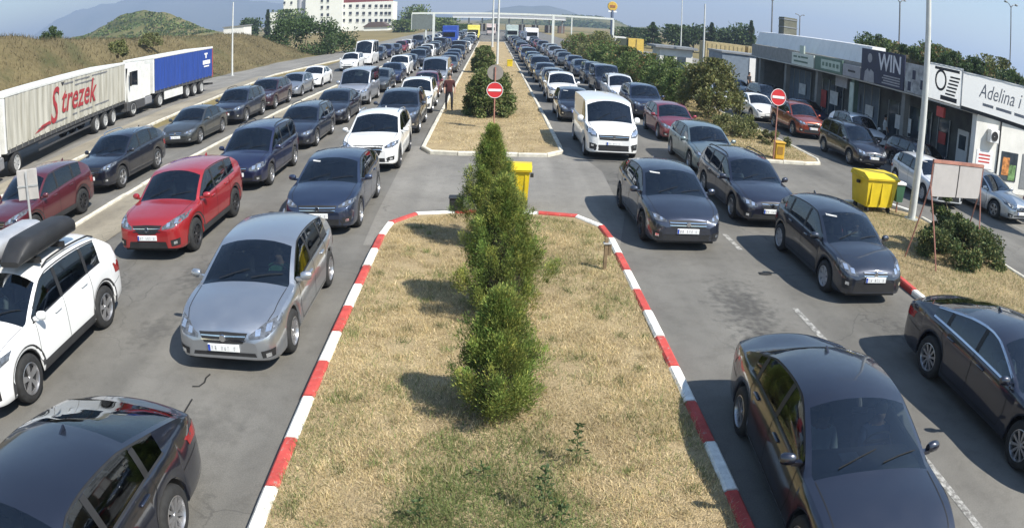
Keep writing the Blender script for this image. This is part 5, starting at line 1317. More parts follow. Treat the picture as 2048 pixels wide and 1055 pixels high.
q0, q1 = at_y(447, 62, 190), at_y(487, 62, 190); lo = thing('low_white_building', 'low pale building behind the embankment crest', 'building', ((q0.x + q1.x) / 2, 190, 0)); MB().box(-(q1.x - q0.x) / 2, (q1.x - q0.x) / 2, 0, 7, 0, q0.z + .9).build('wall', WHWALL, lo); MB().box(-(q1.x - q0.x) / 2 - .3, (q1.x - q0.x) / 2 + .3, -.3, 7.3, q0.z + .902, q0.z + 1.15).build('roof', GREYMETAL, lo)
# border canopy
cy = 262; ca = thing('border_canopy', 'long flat canopy over the border booths at the end of the road', 'canopy', (0, cy, 0))
q0, q1 = at_y(905, 49, cy), at_y(985, 49, cy); MB().box(q0.x, q1.x + 26, 0, 14, 5.0, 6.1).build('roof', plain('canopy_grey', (.32, .33, .35), .6), ca)
MB().box(q0.x, q1.x + 26, -.1, -.005, 4.9, 5.25).build('edge', WHMETAL, ca)
for i in range(9):
    xx = q0.x + 1 + i * (q1.x + 24 - q0.x) / 8; MB().box(xx - .25, xx + .25, 1, 1.5, 0, 4.99).build('column', CONC, ca); MB().box(xx - 1.1, xx + 1.1, 4, 8, 0, 2.7).build('booth', plain('booth_brown', (.14, .09, .07), .7), ca)
# trucks and vans at the far end
FARL = ((-7.1, 123, (.02, .06, .30), 3.3, 'blue box lorry far down the second left lane'), (-3.75, 150, (.62, .56, .12), 3.2, 'yellow box lorry beyond the far blue lorry'), (4.15, 148, (.36, .42, .40), 3.4, 'pale green box lorry far down the right lanes'), (7.6, 138, (.68, .68, .72), 3.0, 'white box lorry far down the right lanes'), (-.2, 196, (.5, .42, .40), 3.2, 'pale pink box lorry behind the masts'))
for px, d, col, hh, lb in FARL:
    L_ = thing('box_lorry', lb, 'lorry', (px, d, 0), 0, 'far lorries')
    cm = plain('lorry_%d' % d, col, .5); MB().bbox(-1.25, 1.25, 1.6, 8.0, .9, hh, .04).build('box_body', cm, L_); MB().bbox(-1.15, 1.15, 0, 1.55, .5, 2.5, .12).build('cab', cm, L_); MB().box(-1.0, 1.0, -.03, -.004, 1.4, 2.2).build('windscreen', BLACKGLASS, L_)
    for yy in (.8, 6.4):
        for sg in (-1, 1): MB().lathe([(.01, -.12), (.45, -.12), (.45, .12), (.01, .12)], 10, 'X', Matrix.Translation((sg * 1.05, yy, .45))).build('wheel', RUBBER, L_)

# ================================================================== STREET FURNITURE
def mast(loc, h, r0, r1, label, arm=None, group='lamp posts', mat=None, name='lamp_post', lamp=True):
    r = thing(name, label, 'lamp post', loc, 0, group); m = mat or plain('pole_paint', (.55, .56, .54), .5, .1, var=.08)
    MB().tube([(0, 0, -.05), (0, 0, h * .5), (0, 0, h)], r0, 12, r1).build('pole', m, r, smooth=True)
    MB().lathe([(.0, .02), (r0 * 2.0, .02), (r0 * 2.0, 0), (r0 * 2.1, -.03)], 12).build('base_plate', STEEL, r)
    if lamp:
        for a in (arm or (-1.2, 1.2)):
            MB().tube([(0, 0, h - .15), (a * .5, 0, h + .12), (a, 0, h + .18)], r1 * .7, 7).build('arm', m, r); MB().bbox(min(a, a * 1.5), max(a, a * 1.5), -.13, .13, h + .12, h + .26, .04).build('lamp_head', GREYMETAL, r)
    return r
mast((12.5, 17.7, .08), 10.5, .13, .06, 'tall white lamp post beside the yellow bin on the right verge')
mast((.62, 71, .09), 11, .12, .07, 'white lamp post on the far median leaning over the bushes'); mast((.15, 114, .09), 12, .16, .10, 'thick pale lamp post farthest on the median')
mast((-24.6, 65.5, .0), 7.25, .10, .06, 'thin pale lamp post at the foot of the left embankment', lamp=False); mast((17.9, 60, 0), 7.2, .09, .06, 'thin lamp post standing behind the hedge', lamp=False)
mast((26.4, 100, 0), 9.4, .10, .06, 'thin distant lamp post left of the lamp post behind the hedge', lamp=False)
for px, pt, d, lb in ((1545, 0, 75, 'tall thin mast behind the roof tower'), (1600, 32, 95, 'short dark floodlight mast above the white roof'), (1800, 3, 62, 'dark floodlight mast on the bank behind the navy billboard'), (2022, 12, 40, 'lamp post with angled arms at the right edge')):
    q = at_y(px, pt, d); mast((q.x, d, 0), q.z, .11 if d > 50 else .06, .08 if d > 50 else .045, lb, arm=(-.5, .5), mat=plain('dark_mast', (.16, .17, .19), .5), group='masts behind the shops')
# no entry signs
WHSIGN = plain('sign_white_film', (.75, .75, .75), .4, var=.02); REDSIGN = plain('sign_red_film', (.55, .03, .035), .4, var=.05); POLER = plain('rusty_red_pole', (.35, .16, .12), .7, var=.2)
def disc(r, th): return [(.0, -th), (r, -th), (r, 0), (0, 0)]
def no_entry(loc, zc, r, label, extra=False, rz=0):
    s = thing('no_entry_sign', label, 'sign', loc, rz, 'no entry signs'); rot = lambda y, z: Matrix.Translation((0, y, z)) @ Matrix.Rotation(PI / 2, 4, 'X')
    MB().tube([(0, .03, -.05), (0, .03, zc + (.95 if extra else .25))], .028, 8).build('pole', POLER, s)
    MB().lathe(disc(r, .02), 26, 'Z', rot(0, zc)).build('disc', REDSIGN, s); MB().box(-r * .78, r * .78, -.012, -.003, zc - r * .15, zc + r * .15).build('white_bar', WHSIGN, s)
    MB().lathe([(r - .02, 0), (r, 0), (r, .006), (r - .02, .006)], 26, 'Z', rot(-.001, zc), closed=True).build('rim', WHSIGN, s)
    if extra: MB().lathe(disc(r * .98, .02), 26, 'Z', rot(.06, zc + .72)).build('sign_back', plain('sign_back_brown', (.24, .22, .20), .6), s)
    return s
no_entry((.19, 29.3, .09), 1.60, .33, 'round red no entry sign in front of the median bush', True); no_entry((10.75, 25.5, .085), 2.42, .33, 'round red no entry sign at the corner of the hedge island')
t = thing('yellow_bollard', 'squat ochre metal box at the foot of the right no entry sign', 'bollard', (11.05, 25.75, .085)); MB().bbox(-.20, .20, -.16, .16, 0, .62, .03).build('body', YELOLD, t); MB().bbox(-.23, .23, -.19, .19, .622, .68, .015).build('cap', YELOLD, t); MB().box(-.12, .12, -.172, -.163, .2, .5).build('panel', plain('bollard_dark', (.28, .15, .02), .6), t)
def wheelie(loc, rz, w, d, h, label, mat, name='waste_container'):
    r = thing(name, label, 'bin', loc, rz, 'yellow waste containers'); z0 = .18
    v = []
    for z, k in ((z0, .86), (h * .55, .94), (h * .86, 1.0)): v += [(-w / 2 * k, -d / 2 * k, z), (w / 2 * k, -d / 2 * k, z), (w / 2 * k, d / 2 * k, z), (-w / 2 * k, d / 2 * k, z)]
    MB().add(v, [(3, 2, 1, 0), (8, 9, 10, 11)] + [(a * 4 + i, a * 4 + (i + 1) % 4, a * 4 + 4 + (i + 1) % 4, a * 4 + 4 + i) for a in (0, 1) for i in range(4)]).build('body', mat, r)
    MB().bbox(-w / 2 - .05, w / 2 + .05, -d / 2 - .05, d / 2 + .03, h * .862, h * .91, .015).build('rim', mat, r)
    MB().prism([(-d / 2 - .06, h * .912), (d / 2 + .03, h * .912), (d / 2 - .05, h * 1.0), (-d / 2 + .22, h * 1.02)], -w / 2 - .04, w / 2 + .04, 'X').build('lid', mat, r)
    for i in range(3): MB().box(-w / 2 * .7 + i * w * .35 - .025, -w / 2 * .7 + i * w * .35 + .025, -d / 2 * .99 - .01, -d / 2 * .90 , z0 + .1, h * .80).build('rib', mat, r)
    for sx in (-1, 1):
        MB().box(min(sx * (w / 2 + .01), sx * (w / 2 + .09)), max(sx * (w / 2 + .01), sx * (w / 2 + .09)), -.06, .06, h * .70, h * .78).build('handle', PLASTIC, r)
        for sy in (-1, 1): MB().lathe([(.01, -.03), (.09, -.03), (.09, .03), (.01, .03)], 12, 'X', Matrix.Translation((sx * w * .36, sy * d * .34, .09))).build('wheel', RUBBER, r)
    return r
wheelie((11.38, 18.5, .085), math.radians(6), 1.22, .95, 1.15, 'yellow waste container on wheels beside the tall lamp post', YEL); wheelie((.72, 17.5, .0), math.radians(-4), .60, .60, 1.08, 'yellow waste bin half hidden behind the tallest thuja', YEL)
t = thing('litter_bin', 'small dark litter bin left of the tallest thuja', 'bin', (-.72, 16.6, .06)); MB().bbox(-.16, .16, -.14, .14, .06, .36, .02).build('box', PLASTIC, t); MB().tube([(0, .1, 0), (0, .1, .36)], .02, 6).build('post', STEEL, t); MB().bbox(-.18, .18, -.16, .16, .362, .39, .012).build('rim', PLASTIC, t)
t = thing('green_litter_bin', 'small green litter bin on a post right of the yellow container', 'bin', (12.28, 18.35, .085)); MB().tube([(0, 0, -.03), (0, 0, 1.0)], .025, 7).build('post', POLER, t); MB().prism([(-.12, .35), (.12, .35), (.17, .88), (-.17, .88)], -.12, .12, 'Y').build('bucket', plain('bin_green', (.03, .10, .05), .6), t); MB().bbox(-.19, .19, -.15, .15, .882, .96, .01).build('white_bag', LET_WHITE, t)
t = thing('notice_board', 'blank grey two panel notice board on thin red legs', 'notice board', (11.08, 13.75, .085), math.radians(8))
for a in (-.50, .50): MB().bbox(a - .485, a + .485, -.02, .02, 1.62, 2.42, .006).build('panel', plain('board_grey', (.40, .38, .37), .6, var=.06), t)
MB().box(-1.02, 1.02, -.035, .03, 2.425, 2.50).build('top_rail', POLER, t); MB().box(-.012, .012, -.03, -.021, 1.62, 2.42).build('joint', PLASTIC, t)
for a, yb in ((-1.02, -.62), (-1.02, .45), (1.02, -.5), (1.02, .5)): MB().tube([(a + (.12 if yb < 0 else -.1) * (1 if a < 0 else -1), yb, -.05), (a, 0, 1.9), (a, 0, 2.45)], .020, 6).build('leg', POLER, t)
t = thing('marker_post', 'short wooden marker post with a small box near the right kerb', 'post', (2.2, 12.75, .085)); wood = plain('weathered_wood', (.20, .14, .08), .9, var=.25, scale=10)
MB().bbox(-.035, .035, -.03, .03, -.05, .62, .006).build('post', wood, t); MB().bbox(.04, .10, -.03, .03, .28, .50, .006).build('small_box', wood, t); MB().bbox(-.06, .10, -.05, .05, .502, .53, .005).build('crossbar', STEEL, t)
t = thing('road_sign', 'back of a grey road sign on a pale post beside the maroon car', 'sign', (-10.3, 12.7, .01), math.radians(14)); MB().tube([(0, 0, -.03), (0, 0, 2.1)], .035, 8).build('post', STEEL, t); MB().bbox(-.30, .30, .036, .06, 1.45, 2.15, .012).build('plate', plain('sign_back_grey', (.40, .38, .36), .6), t); MB().box(-.3, .3, .022, .0355, 1.75, 1.79).build('bracket', STEEL, t)
# gantry over the road
GY = 126; gq = thing('road_sign_gantry', 'pale steel gantry across all lanes with a dark sign panel at its left', 'gantry', (0, GY, 0)); gm = plain('gantry_paint', (.60, .62, .58), .5, var=.05)
xa, xb, xc_ = at_y(868, 30, GY).x, at_y(1107, 30, GY).x, at_y(825, 30, GY).x
MB().box(xa - .2, xa + .2, -.2, .2, 0, 5.4).build('leg', gm, gq); MB().box(at_y(853, 30, GY).x - .12, at_y(853, 30, GY).x + .12, -.15, .15, 0, 5.3).build('leg', gm, gq); MB().box(xb - .2, xb + .2, -.2, .2, 0, 5.6).build('leg', gm, gq)
MB().box(xc_ - .1, xb + 10.5, -.13, .13, 5.42, 5.75).build('beam', gm, gq); MB().box(xc_, xa - .25, -.25, -.14, 2.7, 5.3).build('sign_panel', plain('gantry_sign', (.13, .15, .14), .6), gq); MB().box(xc_ - .15, xc_, -.2, .0, 2.6, 5.4).build('frame_post', gm, gq); MB().box(xb + 10.3, xb + 10.6, -.15, .15, 0, 5.42).build('leg', gm, gq)
MB().box(xb + 3.1, xb + 3.3, -.1, .1, 0, 5.41).build('leg', gm, gq)
q = at_y(1225, 14, 135); t = thing('fuel_sign_pylon', 'fuel station pylon with a round yellow sign on top', 'pylon', (q.x, 135, 0)); MB().tube([(0, 0, 0), (0, 0, q.z - .6)], .30, 10).build('mast', plain('pylon_blue', (.10, .13, .20), .6), t)
MB().lathe([(.01, -.25), (.85, -.25), (.95, 0), (.85, .25), (.01, .25)], 16, 'Z', Matrix.Translation((0, 0, q.z + .1)) @ Matrix.Rotation(PI / 2, 4, 'X')).build('sign_disc', plain('pylon_yellow', (.55, .36, .05), .5), t); MB().box(-.5, .5, -.30, -.26, q.z - .15, q.z + .35).build('emblem', plain('pylon_emblem', (.30, .12, .04), .5), t); MB().box(-.8, .8, -.2, .2, q.z - 1.05, q.z - .75).build('lower_panel', WHSIGN, t); MB().box(-.9, .9, -.25, .25, 1.6, 2.3).build('price_panel', WHSIGN, t)
t = thing('utility_box', 'small yellow cabinet beside the right kerb of the far median', 'cabinet', (1.75, 68, .09)); MB().bbox(-.25, .25, -.15, .15, 0, .6, .03).build('cabinet', YEL, t); MB().bbox(-.28, .28, -.18, .18, .602, .66, .01).build('lid', YEL, t)
# tar scars and litter on the asphalt near the silver car
TAR = plain('tar_black', (.012, .012, .012), .7)
for pts, lb in (([(385, 772), (398, 772), (409, 764), (412, 755), (420, 748)], 'hooked black tar scar in front of the silver car'), ([(362, 836), (372, 818), (384, 798)], 'straight black tar scar behind the dark saloon')):
    P = [on_ground(a, b, .006) for a, b in pts]; o = MB().tube(P, .013, 5).build('tar_scar', TAR); tag(o, lb, 'road scar', 'tar scars on the left lane')
t = thing('dropped_cloth', 'small dark rag lying on the road between the two right lanes', 'litter', (5.55, 12.9, 0)); n_ = 8
MB().add([(math.cos(a * .785) * (.16 + .05 * math.sin(a * 3)), math.sin(a * .785) * .09, .004 + .012 * (a % 2)) for a in range(8)] + [(0, 0, .03)], [(i, (i + 1) % 8, 8) for i in range(8)]).build('rag', TAR, t)

# the lorries' small print, too small to read: strokes only
for o in [q for q in bpy.data.objects if q.name.startswith('articulated_lorry')]:
    if 'red' in o['label']:
        for y0, y1, z in ((6.2, 7.4, 3.05), (7.6, 9.6, 3.07), (9.9, 12.2, 3.09), (7.6, 10.3, 2.86), (3.2, 4.4, 1.42), (4.7, 6.5, 1.42), (7.2, 7.8, 1.46), (8.1, 9.9, 1.46), (10.2, 12.4, 1.48)):
            MB().box(1.264, 1.270, y0, y1, z, z + .06).build('small_print', LET_GREY, o)
        MB().prism([(2.8, 1.30), (4.6, 1.46), (4.5, 1.62), (3.6, 1.55)], 1.264, 1.270, 'X').build('lettering_swash', LET_RED, o)
        MB().prism([(5.9, 3.2), (6.3, 3.2), (6.1, 3.0)], 1.264, 1.270, 'X').build('lettering_mark', LET_BLACK, o)
    else:
        for y0, y1, z, h_ in ((8.5, 9.1, 2.85, .12), (8.7, 8.9, 2.58, .28), (8.2, 9.6, 2.12, .30), (8.4, 9.4, 1.92, .1)):
            MB().box(1.264, 1.270, y0, y1, z, z + h_).build('printed_mark', LET_WHITE, o)

# ================================================================== PEOPLE
SKIN = plain('skin', (.36, .21, .14), .6, var=.06)
def skinned(name, joints, edges, radii, mat):
    me = bpy.data.meshes.new(name); me.from_pydata(joints, edges, []); ob = bpy.data.objects.new(name, me); COL.objects.link(ob)
    md = ob.modifiers.new('skin', 'SKIN'); md.use_smooth_shade = True
    for i, r in enumerate(radii): me.skin_vertices[0].data[i].radius = r if isinstance(r, tuple) else (r, r)
    me.skin_vertices[0].data[0].use_root = True
    ob.modifiers.new('sub', 'SUBSURF').levels = 2; ob.modifiers['sub'].render_levels = 2
    dg = bpy.context.evaluated_depsgraph_get(); dg.update(); out = bpy.data.meshes.new_from_object(ob.evaluated_get(dg)); bpy.data.objects.remove(ob)
    out.name = name; out.materials.clear(); out.materials.append(mat); return out
def body_mats(me, rules):
    for m in rules[1:]: me.materials.append(m[1])
    for p in me.polygons:
        c = p.center
        for k, (test, _) in enumerate(rules):
            if test(c): p.material_index = k; break
def standing(label, loc, rz, shirt, legs, stride=.12, h=1.75, group='people on foot'):
    J = [(0, 0, .96), (0, 0, 1.18), (0, .01, 1.40), (0, 0, 1.50), (0, -.02, 1.60), (0, -.02, 1.70),
         (.10, 0, .92), (.12, -stride, .50), (.12, -stride * .6, .09), (.13, -stride * .6 - .14, .04), (-.10, 0, .92), (-.12, stride, .50), (-.12, stride * 1.4, .10), (-.13, stride * 1.2 - .10, .04),
         (.20, .01, 1.40), (.25, .06, 1.13), (.25, -.04, .90), (.245, -.08, .80), (-.20, .01, 1.40), (-.25, -.05, 1.13), (-.25, -.16, .92), (-.245, -.20, .82)]
    E = [(0, 1), (1, 2), (2, 3), (3, 4), (4, 5), (0, 6), (6, 7), (7, 8), (8, 9), (0, 10), (10, 11), (11, 12), (12, 13), (2, 14), (14, 15), (15, 16), (16, 17), (2, 18), (18, 19), (19, 20), (20, 21)]
    R = [(.15, .11), (.15, .11), (.17, .11), .06, (.085, .10), (.075, .09), .095, .065, .045, .04, .095, .065, .045, .04, .065, .05, .038, .03, .065, .05, .038, .03]
    r = thing('person', label, 'person', loc, rz, group)
    me = skinned('body', J, E, R, SKIN)
    body_mats(me, [(lambda c: c.z > 1.46 or (abs(c.x) > .19 and c.z < 1.12), SKIN), (lambda c: c.z > .90, shirt), (lambda c: c.z > .09, legs), (lambda c: True, PLASTIC)])
    link(bpy.data.objects.new('body', me), r); r.scale = (h / 1.78,) * 3
    hr = MB().lathe([(.0, 1.80), (.06, 1.785), (.095, 1.73), (.098, 1.67), (.085, 1.62)], 12, 'Z', Matrix.Translation((0, .012, 0))); hr.build('hair', plain('dark_hair', (.015, .012, .01), .7), r, smooth=True)
    return r
RED_CL = plain('dark_red_cloth', (.05, .012, .012), .9); DK_CL = plain('dark_cloth', (.02, .02, .025), .9); BL_CL = plain('blue_cloth', (.03, .05, .12), .9); LT_CL = plain('pale_cloth', (.55, .55, .53), .9); GN_CL = plain('green_cloth', (.10, .30, .18), .9)
standing('person in dark red walking on the median edge by the bush', (-1.95, 35.0, .09), 0.2, RED_CL, DK_CL, h=1.82)
standing('person in dark clothes in front of the white roller door', (21.0, 56.5, 0), .5, DK_CL, DK_CL)
standing('person in a pale shirt before the shops near the white car', (20.6, 33.0, 0), 1.2, LT_CL, DK_CL); standing('person in dark blue standing beside the shop columns', (20.9, 29.4, 0), .8, BL_CL, DK_CL)
SEATED = {}
def seated(car_root, kind, side, label, shirt, arm_out=0):
    sp = SPECS[kind]; y0 = sp['fo'] + sp['wb'] / 2; hw = sp['W'] / 2; base = .21 if sp['H'] < 1.55 else .27; zs = base + .36 + (.12 if sp['H'] > 1.55 else 0) + (.22 if sp['H'] > 1.8 else 0)
    ys = sp['win'][0][1] - .30 - y0; xs = hw * .42 * side
    o = 1 if side > 0 else -1
    J = [(0, -.10, .09), (0, -.06, .30), (0, .0, .50), (0, -.01, .60), (0, -.04, .69), (0, -.04, .78), (.09, -.30, .10), (.11, -.52, .12), (.11, -.62, -.16), (-.09, -.30, .10), (-.11, -.52, .12), (-.11, -.62, -.16),
         (.18, -.01, .50), (.22, -.14, .28), (.14, -.38, .32), (.12, -.45, .34), (-.18, -.01, .50), (-.22, -.14, .28), (-.14, -.38, .32), (-.12, -.45, .34)]
    if arm_out:
        k = 12 if o > 0 else 16; J[k + 1] = (o * .34, -.12, .36); J[k + 2] = (o * .42, -.36, .40); J[k + 3] = (o * .42, -.44, .39)
    E = [(0, 1), (1, 2), (2, 3), (3, 4), (4, 5), (0, 6), (6, 7), (7, 8), (0, 9), (9, 10), (10, 11), (2, 12), (12, 13), (13, 14), (14, 15), (2, 16), (16, 17), (17, 18), (18, 19)]
    R = [(.15, .12), (.14, .11), (.16, .10), .055, (.08, .095), (.07, .085), .085, .065, .05, .085, .065, .05, .06, .048, .036, .032, .06, .048, .036, .032]
    key = (o * arm_out, shirt.name)
    if key not in SEATED:
        me = skinned('body', J, E, R, SKIN); body_mats(me, [(lambda c: c.z > .57 or (c.y < -.20 and c.z > .22), SKIN), (lambda c: c.z > .19, shirt), (lambda c: True, DK_CL)]); SEATED[key] = me
    M = Matrix.Rotation(car_root.rotation_euler.z, 4, 'Z'); p = M @ Vector((xs * .94, ys, zs * .98 - .07)); 
    r = thing('person', label, 'person', (car_root.location.x + p.x, car_root.location.y + p.y, p.z), car_root.rotation_euler.z, 'people sitting in the near cars')
    link(bpy.data.objects.new('body', SEATED[key]), r); r.scale = (.86, .86, .84)
    MB().lathe([(.0, .875), (.055, .865), (.088, .82), (.09, .76), (.078, .71)], 10, 'Z', Matrix.Translation((0, -.02, 0))).build('hair', plain('dark_hair', (.015, .012, .01), .7), r, smooth=True)

# ================================================================== THE QUEUES
BLK = (.010, .011, .016); DBLU = (.012, .019, .05); NVY = (.012, .015, .04); GRY = (.06, .065, .07); DGR = (.028, .03, .034); SIL = (.42, .44, .47); WHT = (.74, .74, .73); RED = (.34, .015, .018); MAR = (.10, .012, .02)
GL, GM, GT, GR, GS, GP = ('cars in the lane left of the median', 'cars in the second lane on the left', 'cars in the third lane on the left', 'cars in the lane right of the median', 'cars in the second lane on the right', 'cars parked before the shops')
R_ = math.radians
c1 = car('hatch', -3.62, 8.35, SIL, 'silver hatchback at the front of the lane left of the near median', GL, metal=.85, rough=.3)
c2 = car('fastback', -3.92, 1.30, (.018, .02, .026), 'dark grey fastback saloon cut off by the lower left corner', GL, rz=R_(-3), metal=.6)
c3 = car('hatch_b', -3.70, 14.7, (.022, .035, .075), 'slate blue hatchback behind the silver hatchback', GL, metal=.6)
c4 = car('bigsuv', -3.62, 21.0, WHT, 'white off-road car behind the slate blue hatchback', GL, metal=0, rims=DALLOY)
c5 = car('bigsuv', -3.70, 27.8, (.03, .034, .04), 'large dark grey off-road car behind the white one', GL, scale=1.02)
car('suv', -3.62, 33.9, WHT, 'white off-road car beside the walking person', GL, metal=0, lod=0)
car('estate', -3.75, 40.6, (.16, .02, .028), 'dark red estate car behind the white one on the left', GL, lod=0)
t2 = car('suv', -7.25, 6.15, WHT, 'white off-road car with two roof boxes at the left edge', GM, metal=0)
t3 = car('suv_b', -7.08, 12.85, RED, 'bright red off-road car in the second left lane', GM, metal=.3, rims=DALLOY)
car('mpv', -7.08, 18.75, NVY, 'navy people carrier behind the red off-road car', GM)
car('estate', -7.15, 24.9, (.016, .02, .03), 'dark blue estate behind the navy people carrier', GM)
car('sedan', -7.1, 30.7, BLK, 'black saloon in front of the silver minibus', GM)
car('minivan', -7.3, 37.5, (.46, .48, .52), 'silver minibus in the second left lane', GM, metal=.7, lod=0)
car('suv_b', -12.25, 13.3, MAR, 'maroon off-road car beside the grey road sign', GT, metal=.4, rims=DALLOY)
car('bigsuv', -12.42, 18.8, BLK, 'black off-road car behind the maroon one', GT)
car('sedan', -12.62, 26.3, (.075, .078, .075), 'olive grey saloon behind the black off-road car', GT, metal=.7)
car('suv', -12.4, 31.7, (.02, .024, .034), 'dark blue grey off-road car behind the olive grey saloon', GT)
car('bigsuv', -12.4, 36.6, (.045, .014, .018), 'dark red brown off-road car in the third left lane', GT)
car('hatch', -12.4, 42.6, (.36, .38, .42), 'silver hatchback in front of the white car in the third lane', GT, metal=.8, lod=1)
car('sedan', -12.45, 48.3, WHT, 'white saloon ending the near group of the third lane', GT, metal=0, lod=1)
car('suv', -12.6, 63.0, WHT, 'white off-road car in front of the white minibus', GT, metal=0, lod=1); car('highvan', -12.5, 69.6, WHT, 'tall white minibus in the third left lane', GT, metal=0, lod=1)
r1 = car('sedan', 3.84, 3.62, (.009, .010, .016), 'black saloon nearest to us in the lane right of the median', GR, rz=R_(-3.5), scale=.97)
r2 = car('hatch_b', 4.18, 14.1, (.03, .034, .042), 'dark grey hatchback turning past the end of the near median', GR, metal=.65, rims=DALLOY, rz=R_(1))
r3 = car('van', 4.18, 23.6, WHT, 'white panel van behind the dark grey hatchback', GR, metal=0)
car('compact', 3.95, 32.3, BLK, 'small black car half hidden behind the white van', GR, lod=0)
car('suv', 4.05, 39.6, WHT, 'white off-road car behind the small black car', GR, metal=0, lod=0)
car('estate', 4.15, 45.6, (.10, .11, .11), 'grey estate car with roof rails behind the white off-road car', GR, lod=1, metal=.6)
s1 = car('coupe', 7.72, 4.60, (.008, .009, .016), 'black coupe saloon with chrome window edging at the right', GS, rz=R_(1))
s0 = car('hatch', 7.6, -.62, (.36, .38, .41), 'grey hatchback cut off by the lower right corner', GS, metal=.8)
s2 = car('compact', 7.32, 11.15, (.020, .023, .028), 'charcoal compact hatchback beside the red and white verge kerb', GS, metal=.6)
s3 = car('estate', 6.98, 16.1, (.010, .011, .020), 'black estate car beside the yellow waste container lane', GS)
s4 = car('hatch', 7.42, 22.0, (.20, .25, .25), 'pale grey green hatchback next to the white van', GS, metal=.7)
car('hatch', 7.72, 28.1, (.20, .012, .022), 'dark red hatchback behind the pale grey green one', GS, metal=.4)
car('suv', 7.75, 34.4, (.014, .022, .042), 'dark blue off-road car behind the dark red hatchback', GS)
car('mpv', 7.6, 40.6, (.66, .67, .68), 'white people carrier behind the dark blue off-road car', GS, metal=.1, lod=0)
car('minivan', 7.65, 46.4, (.02, .024, .035), 'dark minibus in the second right lane by the hedge', GS, lod=1, scale=.95)
# seats taken
seated(r1, 'sedan', -1, 'passenger in a pale top resting an arm in the window of the black saloon', LT_CL, 1); seated(r1, 'sedan', 1, 'driver of the nearest black saloon', BL_CL)
seated(c1, 'hatch', 1, 'driver in green in the silver hatchback', GN_CL, 1); seated(s2, 'compact', 1, 'driver in a pale top in the charcoal compact', LT_CL); seated(s3, 'estate', -1, 'passenger in a pale top in the black estate', LT_CL)
seated(s1, 'coupe', -1, 'passenger in a pale top in the black coupe saloon', LT_CL); seated(t2, 'suv', -1, 'passenger in a pale top in the white off-road car with roof boxes', LT_CL); seated(s4, 'hatch', 1, 'driver in dark clothes in the pale grey green hatchback', DK_CL)
# roof boxes
def roof_box(carroot, dx, dy, z, L_, W_, H_, mat, label):
    r = thing('roof_box', label, 'roof box', (carroot.location.x + dx, carroot.location.y + dy, z), 0, 'roof boxes on the white off-road car'); n = 22
    V = []; F = []; ring = 16
    for i in range(n + 1):
        t = i / n; y = -L_ / 2 + L_ * t; k = min(1, .25 + .75 * (t / .22) ** .7) if t < .22 else (1 - .12 * ((t - .22) / .78) ** 2 if t < .96 else .86 * (1 - (t - .96) * 4)); kw = .72 + .28 * min(1, t / .25) if t < .25 else 1
        for j in range(ring):
            a = 2 * PI * j / ring; c, s = math.cos(a), math.sin(a); p = .55
            x = W_ / 2 * kw * math.copysign(abs(c) ** p, c); zz = H_ / 2 * math.copysign(abs(s) ** p, s); zz = (zz + H_ / 2) * k if zz > -H_ / 2 * .98 else 0
            V.append((x, y, zz))
    for i in range(n):
        for j in range(ring): F.append((i * ring + j, i * ring + (j + 1) % ring, (i + 1) * ring + (j + 1) % ring, (i + 1) * ring + j))
    F += [tuple(range(ring)), tuple(n * ring + j for j in range(ring))[::-1]]
    MB().add(V, F).build('shell', mat, r, smooth=True); MB().box(-W_ / 2 * 1.005, W_ / 2 * 1.005, -L_ / 2 + .5, L_ / 2 - .08, H_ * .30, H_ * .33).build('lid_seam', SEAM, r)
    MB().box(W_ / 2 * .6, W_ / 2 * .95, L_ / 2 - .012, L_ / 2 + .006, H_ * .40, H_ * .58).build('label_plate', LET_WHITE, r)
    for yy in (-.35, .4): MB().box(-W_ / 2, W_ / 2, yy - .03, yy + .03, -.09, -.005).build('crossbar', PLASTIC, r)
roof_box(t2, .30, .22, 1.72, 1.70, .60, .34, PLASTIC, 'black roof box on the right of the white off-road car'); roof_box(t2, -.36, .12, 1.72, 1.70, .58, .32, plain('roof_box_silver', (.40, .41, .43), .35, .3), 'silver roof box on the left of the white off-road car')
# parked by the shops
car('compact', 15.8, 19.6, (.62, .63, .64), 'white compact car parked between the lamp post and notice board', GP, rz=R_(-6), metal=.1); car('hatch', 18.1, 18.2, (.44, .47, .50), 'silver hatchback parked before the white kiosk', GP, rz=R_(8), metal=.8)
car('sedan', 20.9, 15.3, (.62, .63, .64), 'white saloon cut off by the right edge beside the kiosk', GP, rz=R_(12), metal=.1, lod=1)
car('mpv', 15.6, 25.5, BLK, 'black people carrier parked behind the white compact car', GP); car('suv', 18.35, 30.0, (.74, .74, .74), 'white off-road car parked next to the black people carrier', GP, metal=.1); car('estate', 18.4, 23.6, (.010, .011, .022), 'black estate parked behind the lamp post before the shops', GP)
car('suv', 15.8, 32.3, (.27, .045, .018), 'orange brown off-road car parked behind the black people carrier', GP, metal=.5); car('sedan', 15.3, 37.3, WHT, 'white saloon parked behind the orange brown off-road car', GP, metal=0, lod=1)
pk = [(18.6, 37.2, 'sedan', DBLU, 'dark blue saloon'), (14.9, 43.4, 'hatch', SIL, 'silver hatchback'), (18.4, 43.5, 'suv', BLK, 'black off-road car'), (15.2, 49.4, 'estate', DBLU, 'dark blue estate'), (18.2, 49.6, 'hatch', GRY, 'grey hatchback'), (15.0, 55, 'suv', BLK, 'black off-road car'), (18.6, 55.4, 'sedan', NVY, 'navy saloon'), (16.8, 76, 'sedan', GRY, 'grey saloon'), (19.6, 76, 'hatch', DBLU, 'dark blue hatchback'), (17.2, 84, 'suv', SIL, 'silver off-road car'), (20.4, 85, 'estate', BLK, 'black estate')]
